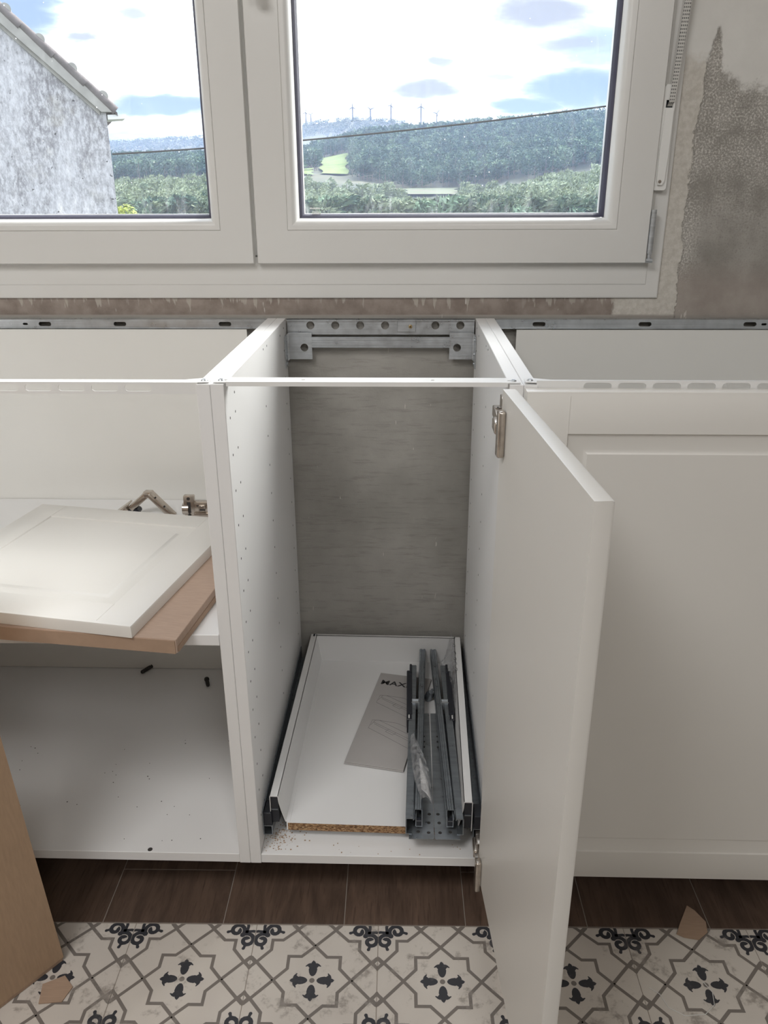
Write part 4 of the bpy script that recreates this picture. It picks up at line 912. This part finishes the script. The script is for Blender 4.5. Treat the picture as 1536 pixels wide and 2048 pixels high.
a2, r2 = np.concatenate([rng.uniform(-36, -21, 900), rng.uniform(-12.3, -8, 230), rng.uniform(14, 27, 800)]), np.sqrt(rng.uniform(460 ** 2, 800 ** 2, 1930))
a, r = np.concatenate([a, a2]), np.concatenate([r, r2])
mass('forest', a[NI:], r[NI:], 14, 23, 200, ['leaf', 'bark'], 'pale green forest filling the valley floor behind the nearest trees')
a, r = scatter(8600, -37, 28, 955, 1560); kp = clear(a, r); a, r = a[kp], r[kp]
mass('forest', a, r, 13, 23, 110, ['leaf2', 'bark'], 'dark green forest covering the middle hillside up to its ridge', wide=1.15)
a = rng.uniform(3.0, 11.5, 110); r = rng.uniform(1480, 1530, 110)
mass('forest', a, r, 17, 24, 90, ['leaf2', 'bark'], 'row of taller thin trees on the ridge of the middle hill', kinds=(1,), wide=.8)
a, r = scatter(3400, -34, 6, 3300, 4560); mass('forest', a, r, 14, 24, 26, ['leaffar', 'bark'], 'bluish forest on the far hill under the wind turbines', kinds=(1,), wide=2.0)

def one_tree(name, x, y, zb, hgt, wd, m, label, cat, n=2600, seed=1):
    V, F, Mi = tree_mesh(0, seed, n); k = np.arange(len(V)); sc = np.array([wd, wd, hgt]); V = V.copy()
    me = np_mesh(name, V * sc, F, Mi, [m, 'bark']); t = link(name, me); t.location = (x, y, zb); return tag(t, label, cat)
rb_ = 30.0; ab = -18.75
def bush(ab, rb_, top, hgt, wd, lab, seed):
    """leafy bush: many small leaves over a rounded crown"""
    rg = np.random.default_rng(seed); V = []; F = []; x = CXX + rb_ * math.sin(R(ab)); y = CYY + rb_ * math.cos(R(ab))
    lobes = [(rg.normal(0, .28) * wd, rg.normal(0, .28) * wd, rg.uniform(.45, .78) * hgt, rg.uniform(.24, .36) * wd) for _ in range(16)]
    for _ in range(5200):
        cx, cy, cz, rr = lobes[rg.integers(16)]; d = rg.normal(size=3); d /= np.linalg.norm(d); p = np.array([cx, cy, cz]) + d * rr * rg.uniform(.7, 1.05); s = rg.uniform(.035, .075)
        u = rg.normal(size=3); u -= d * u.dot(d) * .6; u /= np.linalg.norm(u); w = np.cross(u, d); w /= np.linalg.norm(w)
        o = len(V); V += [tuple(p - u * s - w * s * .5), tuple(p + w * s * .6), tuple(p + u * s * 1.2)]; F.append((o, o + 1, o + 2))
    o = len(V); V += [(-.06, 0, 0), (.06, 0, 0), (0, .06, 0), (0, 0, hgt * .7)]; F += [(o, o + 1, o + 3), (o + 1, o + 2, o + 3), (o + 2, o, o + 3)]
    Mi = np.zeros(len(F), int); Mi[-3:] = 1
    t = link('bush', np_mesh('bush', np.array(V), np.array(F), Mi, ['bushleaf', 'bark'])); t.location = (x, y, top - hgt); return tag(t, lab, 'bush')
bush(-18.75, 30, 1.12 + .0, 4.0, 1.45, 'bright yellow-green bush growing beyond the corner of the house', 4)
bush(-16.9, 34, .05, 3.2, 1.6, 'low pale green bush beside the bright one beyond the house', 6)

# ---- wind turbines on the far ridge
def turbine(azd, top_el, hgt, rotr, rot, label):
    r = 4480.; zb = float(gz(np.array([azd]), np.array([r]))[0]) - 2; zt = 1.11 + r * math.tan(R(top_el)); hgt = zt - zb
    t = thing('wind_turbine', (CXX + r * math.sin(R(azd)), CYY + r * math.cos(R(azd)), zb), label, 'wind turbine', 'wind turbines on the far ridge')
    obj('tower', B().tube([(0, 0, 0), (0, 0, hgt)], [4.2, 2.6], 10), 'turbine', t, smooth=True, world=False)
    obj('nacelle', B().bbox(-2.5, 2.5, -9, 5, hgt - 2, hgt + 3, .8, 1), 'turbine', t, world=False)
    for k in range(3):
        a = R(rot + 120 * k); d = Vector((math.sin(a), 0, math.cos(a))); c = Vector((0, -10, hgt + .5))
        obj('blade', B().tube([c, c + d * rotr * .3, c + d * rotr], [1.5, 2.0, .5], 6), 'turbine', t, smooth=True, world=False)
for azd, te, rt, lb in ((-6.62, 4.42, 10, 'leftmost faint wind turbine of the close pair at the window edge'), (-6.30, 4.30, 50, 'shorter right turbine of the close pair at the window edge'), (-3.63, 4.72, 0, 'tall wind turbine left of the ridge crest'),
                        (-2.49, 4.60, 70, 'wind turbine standing on the ridge crest'), (-1.18, 4.83, 20, 'tallest wind turbine right of the ridge crest'), (.74, 4.75, 5, 'wind turbine where the ridge drops behind the forest'), (1.75, 4.35, 40, 'faintest wind turbine above the forested hillside')):
    turbine(azd, te, 0, 22, rt, lb)

# ---- damp haze lying in the valley: a real volume between the near slope and the far hill
hz = bpy.data.materials.new('valley_haze'); hz.use_nodes = True; hz.node_tree.nodes.clear(); g = G(hz.node_tree)
vs_ = g.n('ShaderNodeVolumeScatter'); vs_.inputs['Color'].default_value = (.42, .58, 1.0, 1); vs_.inputs['Density'].default_value = 1 / 9000; vs_.inputs['Anisotropy'].default_value = .3
g.put(g.n('ShaderNodeOutputMaterial').inputs['Volume'], vs_.outputs[0]); M['haze'] = hz
tag(obj('haze', B().box(-5000, 5000, 120, 7500, -300, 175), 'haze'), 'pale bluish haze lying over the valley between the hills', 'haze', kind='stuff')
